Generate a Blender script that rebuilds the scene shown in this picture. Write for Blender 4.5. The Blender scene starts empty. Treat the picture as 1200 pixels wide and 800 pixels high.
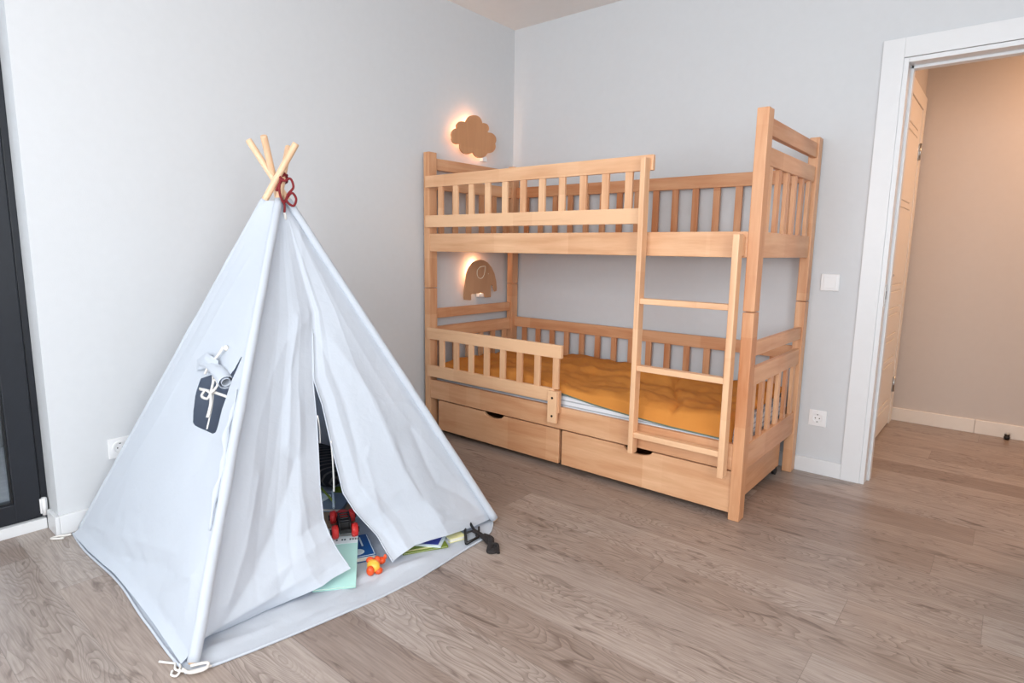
import bpy, bmesh, math, random
from mathutils import Vector, Matrix, noise
random.seed(7)
scn = bpy.context.scene
COL = scn.collection
PI = math.pi

# ------------------------------------------------------------------ camera
cam_d = bpy.data.cameras.new('camera'); cam = bpy.data.objects.new('camera', cam_d); COL.objects.link(cam)
cam_d.sensor_width = 36; cam_d.lens = 705.5/1200*36; cam_d.clip_start = .05
yaw, pitch, roll = .6902, -.1522, .0147
f = Vector((-math.sin(yaw)*math.cos(pitch), math.cos(yaw)*math.cos(pitch), math.sin(pitch)))
r0 = Vector((math.cos(yaw), math.sin(yaw), 0)); u0 = r0.cross(f)
r = r0*math.cos(roll)+u0*math.sin(roll); u = u0*math.cos(roll)-r0*math.sin(roll)
m = Matrix((r, u, -f)).transposed().to_4x4(); m.translation = Vector((2.7088, -3.2631, 1.1083))
cam.matrix_world = m
scn.camera = cam

# ------------------------------------------------------------------ light
scn.view_settings.view_transform = 'Standard'; scn.view_settings.look = 'None'
scn.view_settings.gamma = 1; scn.view_settings.use_curve_mapping = False
scn.view_settings.exposure = 0.14
W = bpy.data.worlds.new('sky'); scn.world = W; W.use_nodes = True
W.node_tree.nodes['Background'].inputs[0].default_value = (.72, .86, 1, 1)
W.node_tree.nodes['Background'].inputs[1].default_value = 1.0
def area(name, loc, direction, sx, sy, power, color):
    l = bpy.data.lights.new(name, 'AREA'); l.shape = 'RECTANGLE'; l.size = sx; l.size_y = sy
    l.energy = power; l.color = color
    o = bpy.data.objects.new(name, l); COL.objects.link(o); o.location = loc
    o.rotation_euler = Vector(direction).to_track_quat('-Z', 'Y').to_euler()
    return o
area('daylight_near_window', (2.2, -4.62, 1.5), (0, 1, 0), 2.4, 1.5, 74, (.92, .96, 1))
area('side_fill_light', (4.12, -3.5, 1.5), (-1, 0, 0), 1.6, 1.4, 50, (.93, .965, 1))  # unseen fill from the right, added to brighten the left wall
area('daylight_balcony_door', (-.22, -3.45, 1.2), (1, 0, 0), .9, 2.1, 25, (.84, .92, 1))
area('hall_ceiling_lamp', (3.35, 1.0, 2.46), (0, 0, -1), .25, .25, 22, (1, .56, .30))

# ------------------------------------------------------------------ materials
def srgb(r, g, b):
    return tuple((c/12.92 if c <= .04045 else ((c+.055)/1.055)**2.4) for c in (r/255, g/255, b/255))+(1,)
def newmat(name):
    m = bpy.data.materials.new(name); m.use_nodes = True
    return m, m.node_tree, m.node_tree.nodes['Principled BSDF']
def N(nt, t, **kw):
    n = nt.nodes.new(t)
    for k, v in kw.items(): setattr(n, k, v)
    return n
def math_(nt, op, a, b=None, c=None):
    n = N(nt, 'ShaderNodeMath', operation=op)
    for i, v in enumerate((a, b, c)):
        if v is None: continue
        if isinstance(v, (int, float)): n.inputs[i].default_value = v
        else: nt.links.new(v, n.inputs[i])
    return n.outputs[0]
def mixc(nt, fac, a, b, mode='MIX'):
    n = N(nt, 'ShaderNodeMix', data_type='RGBA', blend_type=mode)
    for i, v in ((0, fac), (6, a), (7, b)):
        if isinstance(v, (int, float)): n.inputs[i].default_value = v
        elif isinstance(v, tuple): n.inputs[i].default_value = v
        else: nt.links.new(v, n.inputs[i])
    return n.outputs[2]
def plain(name, col, rough=.5, metal=0, bump=0, scale=200, var=.04, spec=.5):
    m, nt, b = newmat(name)
    tc = N(nt, 'ShaderNodeTexCoord'); ns = N(nt, 'ShaderNodeTexNoise'); ns.inputs['Scale'].default_value = scale*.1
    nt.links.new(tc.outputs['Object'], ns.inputs[0])
    d = tuple(c*(1-var*3) for c in col[:3])+(1,)
    nt.links.new(mixc(nt, ns.outputs[0], d, tuple(min(1, c*(1+var)) for c in col[:3])+(1,)), b.inputs['Base Color'])
    b.inputs['Roughness'].default_value = rough; b.inputs['Metallic'].default_value = metal
    b.inputs['Specular IOR Level'].default_value = spec
    if bump:
        n2 = N(nt, 'ShaderNodeTexNoise'); n2.inputs['Scale'].default_value = scale
        nt.links.new(tc.outputs['Object'], n2.inputs[0])
        bp = N(nt, 'ShaderNodeBump'); bp.inputs['Strength'].default_value = bump; bp.inputs['Distance'].default_value = .002
        nt.links.new(n2.outputs[0], bp.inputs['Height']); nt.links.new(bp.outputs[0], b.inputs['Normal'])
    return m
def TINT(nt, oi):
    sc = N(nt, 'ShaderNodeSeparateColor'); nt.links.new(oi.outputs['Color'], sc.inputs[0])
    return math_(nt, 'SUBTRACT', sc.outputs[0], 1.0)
def wood(name, axis, light, dark, rough=.42):
    m, nt, b = newmat(name)
    tc = N(nt, 'ShaderNodeTexCoord'); oi = N(nt, 'ShaderNodeObjectInfo')
    off = math_(nt, 'MULTIPLY', oi.outputs['Random'], 23.0)
    cmb = N(nt, 'ShaderNodeCombineXYZ')
    for i in range(3): nt.links.new(off, cmb.inputs[i])
    add = N(nt, 'ShaderNodeVectorMath', operation='ADD')
    nt.links.new(tc.outputs['Object'], add.inputs[0]); nt.links.new(cmb.outputs[0], add.inputs[1])
    def mapped(sc_long, sc_short):
        mp = N(nt, 'ShaderNodeMapping'); s = [sc_short]*3; s[axis] = sc_long
        mp.inputs['Scale'].default_value = s; nt.links.new(add.outputs[0], mp.inputs[0]); return mp.outputs[0]
    n1 = N(nt, 'ShaderNodeTexNoise'); n1.inputs['Scale'].default_value = 1; n1.inputs['Detail'].default_value = 4; n1.inputs['Distortion'].default_value = .6
    nt.links.new(mapped(2.2, 28), n1.inputs[0])
    n2 = N(nt, 'ShaderNodeTexNoise'); n2.inputs['Scale'].default_value = 1; n2.inputs['Detail'].default_value = 3
    nt.links.new(mapped(14, 160), n2.inputs[0])
    n3 = N(nt, 'ShaderNodeTexNoise'); n3.inputs['Scale'].default_value = 1; n3.inputs['Detail'].default_value = 1
    nt.links.new(mapped(3, 7), n3.inputs[0])
    # glued blocks along the board
    v = N(nt, 'ShaderNodeTexVoronoi', feature='F1'); v.inputs['Scale'].default_value = 1
    nt.links.new(mapped(2.1, .01), v.inputs[0])
    sp = N(nt, 'ShaderNodeSeparateColor'); nt.links.new(v.outputs['Color'], sp.inputs[0])
    s = math_(nt, 'ADD', math_(nt, 'MULTIPLY', n1.outputs[0], .62), math_(nt, 'MULTIPLY', n2.outputs[0], .15))
    s = math_(nt, 'ADD', s, math_(nt, 'MULTIPLY', n3.outputs[0], .3))
    s = math_(nt, 'ADD', s, math_(nt, 'MULTIPLY', sp.outputs[0], .16))
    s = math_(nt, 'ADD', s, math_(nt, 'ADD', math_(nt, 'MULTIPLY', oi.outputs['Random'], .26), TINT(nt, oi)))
    mr = N(nt, 'ShaderNodeMapRange'); nt.links.new(s, mr.inputs[0]); mr.inputs[1].default_value = .50; mr.inputs[2].default_value = 1.14
    nt.links.new(mixc(nt, mr.outputs[0], light, dark), b.inputs['Base Color'])
    b.inputs['Roughness'].default_value = rough
    bp = N(nt, 'ShaderNodeBump'); bp.inputs['Strength'].default_value = .06; bp.inputs['Distance'].default_value = .001
    nt.links.new(n2.outputs[0], bp.inputs['Height']); nt.links.new(bp.outputs[0], b.inputs['Normal'])
    return m
BL, BD = srgb(238, 192, 150), srgb(192, 124, 78)
WOOD = [wood('beech_grain_%s' % a, i, BL, BD) for i, a in enumerate('xyz')]
WX, WY, WZ = WOOD
POLE = wood('pine_pole', 2, srgb(238, 205, 170), srgb(215, 165, 125))
PLY = wood('plywood_board', 2, srgb(216, 160, 114), srgb(194, 136, 92), .55)
PLY2 = wood('walnut_board', 2, srgb(202, 156, 118), srgb(180, 132, 94), .55)
M_WALL = plain('wall_paint', srgb(213, 215, 217), .85, bump=.15, scale=300, var=.01, spec=.2)
M_HALL = plain('hall_wall_paint', srgb(205, 196, 188), .85, bump=.15, scale=300, var=.01, spec=.2)
M_CEIL = plain('ceiling_paint', srgb(236, 232, 228), .9, var=.01)
M_WHITE = plain('white_lacquer', srgb(228, 229, 230), .35, var=.01)
M_CREAM = plain('cream_door_lacquer', srgb(235, 226, 214), .4, var=.01)
M_PLATE = plain('white_plastic', srgb(240, 240, 240), .3, var=.01)
M_FRAME = plain('anthracite_frame', srgb(24, 28, 36), .38, bump=.1, scale=400, var=.05)
M_GASKET = plain('black_gasket', srgb(14, 15, 18), .6)
M_METAL = plain('satin_metal', srgb(190, 190, 188), .3, metal=1)
M_DARKMETAL = plain('dark_bolt_metal', srgb(60, 55, 50), .4, metal=.8)
M_BLACK = plain('black_plastic', srgb(22, 20, 20), .45)
M_STRAP = plain('black_webbing', srgb(34, 28, 27), .8, bump=.4, scale=900)
M_RED = plain('red_plastic', srgb(214, 48, 44), .35)
M_CORD = plain('dark_red_cord', srgb(128, 28, 34), .8, bump=.5, scale=900)
M_WCORD = plain('white_cord', srgb(232, 228, 222), .85, bump=.3, scale=900)
M_MINT = plain('mint_cover', srgb(184, 228, 218), .4, var=.05, scale=60)
M_PALE = plain('pale_cover', srgb(225, 238, 240), .45)
M_PAGE = plain('paper', srgb(232, 228, 215), .8)
M_BLUE = plain('blue_cover', srgb(20, 84, 150), .35)
M_ORANGE = plain('orange_plastic', srgb(236, 88, 36), .3, var=.08, scale=100)
M_YELLOW = plain('yellow_plastic', srgb(250, 190, 70), .3)
M_GREEN = plain('olive_green_cover', srgb(140, 160, 50), .4, var=.2, scale=250)
M_NAVY = plain('indigo_print', srgb(60, 70, 160), .4)
M_LEMON = plain('pale_yellow_paper', srgb(238, 232, 170), .6)
M_BROWN = plain('brown_cardboard', srgb(170, 140, 110), .8, var=.1, scale=150)
M_GREYBLUE = plain('grey_blue_cover', srgb(130, 145, 160), .5, var=.1, scale=150)
M_INK = plain('grey_ink', srgb(90, 110, 115), .6)
M_LINE = plain('warm_white_line', srgb(255, 240, 215), .6)
M_CONC = plain('balcony_concrete', srgb(150, 150, 150), .9, var=.1)
M_LEAF = plain('shrub_leaf', srgb(120, 120, 80), .6, var=.25)
M_TERRA = plain('ochre_planter', srgb(190, 130, 60), .6)

def glass_mat():
    m, nt, b = newmat('window_glass')
    b.inputs['Transmission Weight'].default_value = 1; b.inputs['Roughness'].default_value = 0
    b.inputs['IOR'].default_value = 1.45; b.inputs['Base Color'].default_value = (.95, .97, 1, 1)
    return m
M_GLASS = glass_mat()
def led():
    m, nt, b = newmat('warm_led')
    b.inputs['Emission Color'].default_value = (1, .62, .32, 1); b.inputs['Emission Strength'].default_value = 6
    return m
M_LED = led()

def canvas_mat(name, col):
    m, nt, b = newmat(name)
    tc = N(nt, 'ShaderNodeTexCoord')
    n1 = N(nt, 'ShaderNodeTexNoise'); n1.inputs['Scale'].default_value = 3; n1.inputs['Detail'].default_value = 3
    nt.links.new(tc.outputs['Object'], n1.inputs[0])
    nt.links.new(mixc(nt, n1.outputs[0], tuple(c*.94 for c in col[:3])+(1,), tuple(min(1, c*1.03) for c in col[:3])+(1,)), b.inputs['Base Color'])
    b.inputs['Roughness'].default_value = .9; b.inputs['Specular IOR Level'].default_value = .15
    b.inputs['Sheen Weight'].default_value = .1
    h = N(nt, 'ShaderNodeTexNoise'); h.inputs['Scale'].default_value = 22; h.inputs['Detail'].default_value = 3; h.inputs['Distortion'].default_value = .4
    nt.links.new(tc.outputs['Object'], h.inputs[0])
    w = N(nt, 'ShaderNodeTexNoise'); w.inputs['Scale'].default_value = 700
    nt.links.new(tc.outputs['Object'], w.inputs[0])
    hh = math_(nt, 'ADD', h.outputs[0], math_(nt, 'MULTIPLY', w.outputs[0], .05))
    bp = N(nt, 'ShaderNodeBump'); bp.inputs['Strength'].default_value = .35; bp.inputs['Distance'].default_value = .006
    nt.links.new(hh, bp.inputs['Height']); nt.links.new(bp.outputs[0], b.inputs['Normal'])
    tr = N(nt, 'ShaderNodeBsdfTranslucent'); tr.inputs[0].default_value = (.55, .68, .95, 1)
    mx = N(nt, 'ShaderNodeMixShader'); mx.inputs[0].default_value = .12
    out = [n for n in nt.nodes if n.type == 'OUTPUT_MATERIAL'][0]
    nt.links.new(b.outputs[0], mx.inputs[1]); nt.links.new(tr.outputs[0], mx.inputs[2]); nt.links.new(mx.outputs[0], out.inputs[0])
    return m
M_CANVAS = canvas_mat('pale_grey_canvas', srgb(203, 209, 217))

def duvet_mat():
    m, nt, b = newmat('mustard_cotton')
    tc = N(nt, 'ShaderNodeTexCoord')
    n1 = N(nt, 'ShaderNodeTexNoise'); n1.inputs['Scale'].default_value = 5; n1.inputs['Detail'].default_value = 4
    nt.links.new(tc.outputs['Object'], n1.inputs[0])
    nt.links.new(mixc(nt, n1.outputs[0], srgb(196, 122, 52), srgb(218, 148, 72)), b.inputs['Base Color'])
    b.inputs['Roughness'].default_value = .85; b.inputs['Specular IOR Level'].default_value = .2
    mp = N(nt, 'ShaderNodeMapping'); mp.inputs['Scale'].default_value = (5, 14, 10)
    nt.links.new(tc.outputs['Object'], mp.inputs[0])
    h = N(nt, 'ShaderNodeTexNoise'); h.inputs['Scale'].default_value = 1; h.inputs['Detail'].default_value = 5; h.inputs['Distortion'].default_value = 1
    nt.links.new(mp.outputs[0], h.inputs[0])
    bp = N(nt, 'ShaderNodeBump'); bp.inputs['Strength'].default_value = .3; bp.inputs['Distance'].default_value = .015
    nt.links.new(h.outputs[0], bp.inputs['Height']); nt.links.new(bp.outputs[0], b.inputs['Normal'])
    return m
M_DUVET = duvet_mat()
def stripe_mat(name, c1, c2, axis, freq):
    m, nt, b = newmat(name)
    g = N(nt, 'ShaderNodeNewGeometry'); s = N(nt, 'ShaderNodeSeparateXYZ'); nt.links.new(g.outputs['Position'], s.inputs[0])
    v = math_(nt, 'GREATER_THAN', math_(nt, 'FRACT', math_(nt, 'MULTIPLY', s.outputs[axis], freq)), .72)
    nt.links.new(mixc(nt, v, c1, c2), b.inputs['Base Color']); b.inputs['Roughness'].default_value = .9
    return m
M_MATTRESS = stripe_mat('mattress_ticking', srgb(228, 230, 234), srgb(176, 180, 186), 2, 42)
M_STRIPED = stripe_mat('dark_striped_fabric', srgb(30, 30, 36), srgb(84, 80, 78), 0, 38)
M_HEMGREEN = plain('grey_green_piping', srgb(110, 125, 105), .9)

def floor_mat():
    m, nt, b = newmat('grey_oak_laminate')
    g = N(nt, 'ShaderNodeNewGeometry'); s = N(nt, 'ShaderNodeSeparateXYZ'); nt.links.new(g.outputs['Position'], s.inputs[0])
    X, Y = s.outputs[0], s.outputs[1]
    yr = math_(nt, 'DIVIDE', math_(nt, 'ADD', Y, 1.53), .1825)
    row = math_(nt, 'FLOOR', yr); fy = math_(nt, 'FRACT', yr)
    wn = N(nt, 'ShaderNodeTexWhiteNoise', noise_dimensions='1D'); nt.links.new(row, wn.inputs['W'])
    xr = math_(nt, 'DIVIDE', math_(nt, 'ADD', X, math_(nt, 'MULTIPLY', wn.outputs[0], 1.3)), 1.3)
    colm = math_(nt, 'FLOOR', xr); fx = math_(nt, 'FRACT', xr)
    cv = N(nt, 'ShaderNodeCombineXYZ'); nt.links.new(row, cv.inputs[0]); nt.links.new(colm, cv.inputs[1])
    w2 = N(nt, 'ShaderNodeTexWhiteNoise', noise_dimensions='3D'); nt.links.new(cv.outputs[0], w2.inputs['Vector'])
    idv = w2.outputs['Value']
    off = math_(nt, 'MULTIPLY', idv, 41.0)
    def vec(sx, sy):
        c = N(nt, 'ShaderNodeCombineXYZ')
        nt.links.new(math_(nt, 'ADD', math_(nt, 'MULTIPLY', X, sx), off), c.inputs[0])
        nt.links.new(math_(nt, 'MULTIPLY', Y, sy), c.inputs[1]); nt.links.new(off, c.inputs[2]); return c.outputs[0]
    def ns(v, detail=3, dist=0):
        n = N(nt, 'ShaderNodeTexNoise'); n.inputs['Scale'].default_value = 1; n.inputs['Detail'].default_value = detail
        n.inputs['Distortion'].default_value = dist; nt.links.new(v, n.inputs[0]); return n.outputs[0]
    broad = ns(vec(1.6, 9), 3, .4)
    cath = ns(vec(1.6, 7.5), 2.2, .25)
    rings = math_(nt, 'FRACT', math_(nt, 'MULTIPLY', cath, 34))
    rings = math_(nt, 'POWER', rings, 3.0)
    pat = ns(vec(1.3, 5), 2)
    patm = N(nt, 'ShaderNodeMapRange'); nt.links.new(pat, patm.inputs[0]); patm.inputs[1].default_value = .38; patm.inputs[2].default_value = .55
    fine = ns(vec(9, 170), 4)
    knots = ns(vec(5, 19), 3, 1.2)
    km = N(nt, 'ShaderNodeMapRange'); nt.links.new(knots, km.inputs[0]); km.inputs[1].default_value = .60; km.inputs[2].default_value = .74
    base = mixc(nt, broad, srgb(138, 117, 103), srgb(192, 176, 164))
    base = mixc(nt, math_(nt, 'MULTIPLY', idv, .55), base, srgb(192, 182, 174))
    sp2 = N(nt, 'ShaderNodeSeparateColor'); nt.links.new(w2.outputs['Color'], sp2.inputs[0])
    base = mixc(nt, math_(nt, 'MULTIPLY', sp2.outputs[1], .45), base, srgb(116, 95, 83))
    base = mixc(nt, math_(nt, 'MULTIPLY', math_(nt, 'MULTIPLY', rings, patm.outputs[0]), .55), base, srgb(84, 66, 56))
    fm = N(nt, 'ShaderNodeMapRange'); nt.links.new(fine, fm.inputs[0]); fm.inputs[1].default_value = .35; fm.inputs[2].default_value = .7
    base = mixc(nt, math_(nt, 'MULTIPLY', fm.outputs[0], .42), base, srgb(92, 74, 64))
    base = mixc(nt, math_(nt, 'MULTIPLY', km.outputs[0], .7), base, srgb(74, 56, 47))
    e1 = math_(nt, 'LESS_THAN', fy, .008); e2 = math_(nt, 'LESS_THAN', fx, .0012)
    e = math_(nt, 'MAXIMUM', e1, e2)
    base = mixc(nt, math_(nt, 'MULTIPLY', e, .45), base, srgb(70, 58, 52))
    nt.links.new(base, b.inputs['Base Color'])
    b.inputs['Roughness'].default_value = .36; b.inputs['Specular IOR Level'].default_value = .6
    bp = N(nt, 'ShaderNodeBump'); bp.inputs['Strength'].default_value = .12; bp.inputs['Distance'].default_value = .001
    nt.links.new(math_(nt, 'SUBTRACT', fine, e), bp.inputs['Height']); nt.links.new(bp.outputs[0], b.inputs['Normal'])
    return m
M_FLOOR = floor_mat()

# ------------------------------------------------------------------ helpers
def obj(name, bm, mat, parent=None, smooth=False, origin=None):
    """link a bmesh (world coordinates) as one mesh object"""
    loc = Vector((0, 0, 0))
    if parent is not None:
        p = parent
        while p is not None: loc += p.location; p = p.parent
    if origin is None:
        org = Vector((0, 0, 0))
        if parent is None and len(bm.verts):
            xs = [v.co for v in bm.verts]
            org = Vector(((min(v.x for v in xs)+max(v.x for v in xs))/2, (min(v.y for v in xs)+max(v.y for v in xs))/2, min(v.z for v in xs)))
    else: org = Vector(origin)
    bmesh.ops.translate(bm, verts=bm.verts, vec=-(loc+org))
    me = bpy.data.meshes.new(name); bm.to_mesh(me); bm.free()
    mats = mat if isinstance(mat, (list, tuple)) else [mat]
    for mm in mats: me.materials.append(mm)
    if smooth:
        for p in me.polygons: p.use_smooth = True
    o = bpy.data.objects.new(name, me); COL.objects.link(o)
    o.location = org
    if parent is not None: o.parent = parent
    return o
def tag(o, label, cat, group=None):
    o['label'] = label; o['category'] = cat
    if group: o['group'] = group
    return o
def struct(name, bm, mat, parent=None, smooth=False):
    o = obj(name, bm, mat, parent, smooth)
    if parent is None: o['kind'] = 'structure'
    return o
def thing(name, label, cat, loc=(0, 0, 0), group=None):
    o = bpy.data.objects.new(name, None); COL.objects.link(o); o.location = loc; o.empty_display_size = .1
    return tag(o, label, cat, group)
def bx(bm, x0, x1, y0, y1, z0, z1, bev=0.0, mi=0):
    r = bmesh.ops.create_cube(bm, size=1)
    vs = r['verts']
    for v in vs:
        v.co = Vector(((x0+x1)/2+v.co.x*(x1-x0), (y0+y1)/2+v.co.y*(y1-y0), (z0+z1)/2+v.co.z*(z1-z0)))
    fs = list({f_ for v in vs for f_ in v.link_faces})
    for f_ in fs: f_.material_index = mi
    if bev:
        es = list({e for v in vs for e in v.link_edges})
        bmesh.ops.bevel(bm, geom=es, offset=bev, segments=2, profile=.6, affect='EDGES', clamp_overlap=True)
    return vs
def box(*a, **k):
    bm = bmesh.new(); bx(bm, *a, **k); return bm
def smoothpath(pts, n=8):
    pts = [Vector(p) for p in pts]; out = []
    for i in range(len(pts)-1):
        p0 = pts[max(i-1, 0)]; p1 = pts[i]; p2 = pts[i+1]; p3 = pts[min(i+2, len(pts)-1)]
        for k in range(n):
            t = k/n
            out.append(.5*((2*p1)+(-p0+p2)*t+(2*p0-5*p1+4*p2-p3)*t*t+(-p0+3*p1-3*p2+p3)*t**3))
    out.append(pts[-1]); return out
def tube(bm, pts, rad, seg=8, sx=1.0, sy=1.0, up=Vector((0, 0, 1)), mi=0, caps=True):
    """sweep an ellipse (rad*sx by rad*sy) along pts; rad a number or a list"""
    rings = []; n = len(pts); pts = [Vector(p) for p in pts]
    prev = None
    for i, p in enumerate(pts):
        d = (pts[min(i+1, n-1)]-pts[max(i-1, 0)]).normalized()
        if prev is None:
            a = d.cross(up)
            if a.length < 1e-3: a = d.cross(Vector((1, 0, 0)))
        else:
            a = prev-d*prev.dot(d)
        a.normalize(); prev = a; b_ = d.cross(a)
        R = rad[i] if isinstance(rad, (list, tuple)) else rad
        rings.append([bm.verts.new(p+a*math.cos(2*PI*k/seg)*R*sx+b_*math.sin(2*PI*k/seg)*R*sy) for k in range(seg)])
    for i in range(n-1):
        for k in range(seg):
            f_ = bm.faces.new((rings[i][k], rings[i][(k+1) % seg], rings[i+1][(k+1) % seg], rings[i+1][k])); f_.material_index = mi; f_.smooth = True
    if caps:
        bm.faces.new(rings[0][::-1]).material_index = mi; bm.faces.new(rings[-1]).material_index = mi
def prism(bm, poly, frame, t0, t1, mi=0):
    """extrude polygon (a,b) along third axis; frame(a,b,t)->Vector"""
    a = [bm.verts.new(frame(p[0], p[1], t0)) for p in poly]
    b_ = [bm.verts.new(frame(p[0], p[1], t1)) for p in poly]
    fs = [bm.faces.new(a), bm.faces.new(b_[::-1])]
    n = len(poly)
    for i in range(n): fs.append(bm.faces.new((a[i], b_[i], b_[(i+1) % n], a[(i+1) % n])))
    for f_ in fs: f_.material_index = mi
    bmesh.ops.recalc_face_normals(bm, faces=fs)
    return fs
def ball(bm, c, rx, ry, rz, sub=2, mi=0, rot=None):
    r_ = bmesh.ops.create_icosphere(bm, subdivisions=sub, radius=1)
    for v in r_['verts']:
        p = Vector((v.co.x*rx, v.co.y*ry, v.co.z*rz))
        if rot: p = rot @ p
        v.co = p+Vector(c)
    for f_ in {g for v in r_['verts'] for g in v.link_faces}: f_.material_index = mi; f_.smooth = True
def cyl(bm, p0, p1, rad, seg=20, mi=0, bev=0):
    tube(bm, [p0, p1], rad, seg, mi=mi)

# ------------------------------------------------------------------ the room
H = 2.535; XR = 4.2; YN = -4.7; HX0 = 2.16; HY = 1.46
struct('floor', box(-.3, 5.4, YN-.2, HY+.1, -.08, 0), M_FLOOR)
struct('ceiling', box(-.3, XR+.2, YN-.2, .1, H, H+.1), M_CEIL)
struct('ceiling_hall', box(HX0-.1, 5.4, .1, HY+.1, H, H+.1), M_CEIL)
# left wall with the balcony door opening
WT, WY1, WZ1 = -.28, -2.688, 2.25
bm = bmesh.new()
bx(bm, WT, 0, WY1, .1, 0, H); bx(bm, WT, 0, -3.95, WY1, WZ1, H); bx(bm, WT, 0, YN-.2, -3.95, 0, H)
struct('wall_left', bm, M_WALL)
# far wall with the door opening
DX0, DX1, DZ = 2.246, 3.06, 1.975
bm = bmesh.new()
bx(bm, 0, DX0, 0, .1, 0, H); bx(bm, DX0, DX1, 0, .1, DZ, H); bx(bm, DX1, XR+.1, 0, .1, 0, H)
struct('wall_back', bm, M_WALL)
bm = bmesh.new()
bx(bm, XR, XR+.1, YN, -4.3, 0, H); bx(bm, XR, XR+.1, -2.7, 0, 0, H); bx(bm, XR, XR+.1, -4.3, -2.7, 0, .75); bx(bm, XR, XR+.1, -4.3, -2.7, 2.25, H)
struct('wall_right', bm, M_WALL)
bm = bmesh.new()
bx(bm, 0, 1.25, YN-.1, YN, 0, H); bx(bm, 3.75, XR, YN-.1, YN, 0, H); bx(bm, 1.25, 3.75, YN-.1, YN, 0, .7); bx(bm, 1.25, 3.75, YN-.1, YN, 2.3, H)
struct('wall_front', bm, M_WALL)
struct('wall_hall_left', box(HX0-.1, HX0, .1, HY, 0, H), M_HALL)
struct('wall_hall_back', box(HX0-.1, 5.4, HY, HY+.1, 0, H), M_HALL)
struct('wall_hall_right', box(5.3, 5.4, .1, HY, 0, H), M_HALL)
# baseboards
BH, BT = .077, .014
bm = bmesh.new(); bx(bm, 0, BT, WY1, 0, 0, BH, .003); bx(bm, -.10, BT, WY1-BT, WY1, 0, BH, .003)
struct('baseboard_left', bm, M_WHITE)
struct('baseboard_back', box(BT, 2.152, -BT, 0, 0, BH, bev=.003), M_WHITE)
bm = bmesh.new(); bx(bm, HX0, 2.62, HY-BT, HY, 0, BH+.01, .003); bx(bm, 2.6215, 5.3, HY-BT, HY, 0, BH+.01, .003)
struct('baseboard_hall_back', bm, M_CREAM)
# bedroom door frame
bm = bmesh.new()
bx(bm, 2.152, 2.236, -.014, 0, 0, 2.048, .002)
bx(bm, 2.236, DX1+.09, -.014, 0, DZ-.01, 2.048, .002)
bx(bm, DX1, DX1+.09, -.014, 0, 0, DZ-.012, .002)
struct('trim_1', bm, M_WHITE)
bm = bmesh.new()
bx(bm, 2.236, 2.256, -.010, .062, 0, DZ-.012, .002); bx(bm, 2.236, 2.268, .064, .11, 0, DZ-.012, .002)
bx(bm, 2.256, DX1, -.010, .062, DZ-.032, DZ-.012, .002); bx(bm, 2.256, DX1, .064, .11, DZ-.044, DZ-.012, .002)
bx(bm, DX1-.02, DX1, -.010, .11, 0, DZ-.032, .002)
t2 = struct('trim_2', bm, M_WHITE)
bm = bmesh.new(); bx(bm, 2.2555, 2.2585, .012, .034, .87, .97, .0005); bx(bm, 2.257, 2.2600, .016, .030, .90, .94, .0005, 1)
obj('strike_plate', bm, [M_METAL, M_DARKMETAL], t2)
# hall door in the hall's left wall
bm = bmesh.new()
bx(bm, HX0, HX0+.016, 1.325, 1.43, 0, 2.075, .003); bx(bm, HX0, HX0+.016, .30, 1.325, 1.99, 2.075, .003); bx(bm, HX0, HX0+.016, .20, .30, 0, 2.075, .003)
struct('trim_3', bm, M_CREAM)
dbm = bmesh.new()
def door_leaf(bm, y0, y1, z0, z1, x0, x1, grooves):
    z = z0
    for gz in grooves+[z1]:
        bx(bm, x0, x1, y0+.10, y1-.10, z, gz-.004 if gz != z1 else z1, .003); z = gz+.004
    bx(bm, x0, x1, y0, y0+.0995, z0, z1, .003); bx(bm, x0, x1, y1-.0995, y1, z0, z1, .003)
    bx(bm, x0-.004, x1-.006, y0+.02, y1-.02, z0+.01, z1-.01)
gr = []
for z in (.17, .455, .61, .775, .915, 1.40, 1.83): gr += [z-.022, z+.018]
door_leaf(dbm, .305, 1.32, .012, 1.985, HX0+.001, HX0+.012, sorted(gr))
door1 = struct('door_1', dbm, M_CREAM)
for z in (.27, 1.74):
    bm = bmesh.new(); cyl(bm, (HX0+.020, 1.322, z-.05), (HX0+.020, 1.322, z+.05), .007, 12)
    bx(bm, HX0+.012, HX0+.017, 1.300, 1.345, z-.045, z+.045, .001)
    obj('hinge', bm, M_METAL, door1)
bm = bmesh.new(); cyl(bm, (HX0+.01, .38, 1.0), (HX0+.055, .38, 1.0), .009, 12); cyl(bm, (HX0+.055, .375, 1.0), (HX0+.055, .50, 1.0), .008, 12)
obj('door_handle', bm, M_METAL, door1)
# door stop on the hall floor
ds = thing('door_stop', 'small dark metal door stop standing on the hall floor by the skirting', 'door stop', (2.784, 1.415, 0))
bm = bmesh.new(); cyl(bm, (2.784, 1.415, 0), (2.784, 1.415, .034), .013, 20); obj('body', bm, M_DARKMETAL, ds)
bm = bmesh.new(); tube(bm, [(2.784, 1.415, .006), (2.784, 1.415, .008), (2.784, 1.415, .018), (2.784, 1.415, .020)], [.0135, .0155, .0155, .0135], 20); obj('rubber_ring', bm, M_BLACK, ds)
bm = bmesh.new(); tube(bm, [(2.784, 1.415, .034), (2.784, 1.415, .037), (2.784, 1.415, .039)], [.012, .012, .008], 20); obj('cap', bm, M_METAL, ds)

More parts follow.
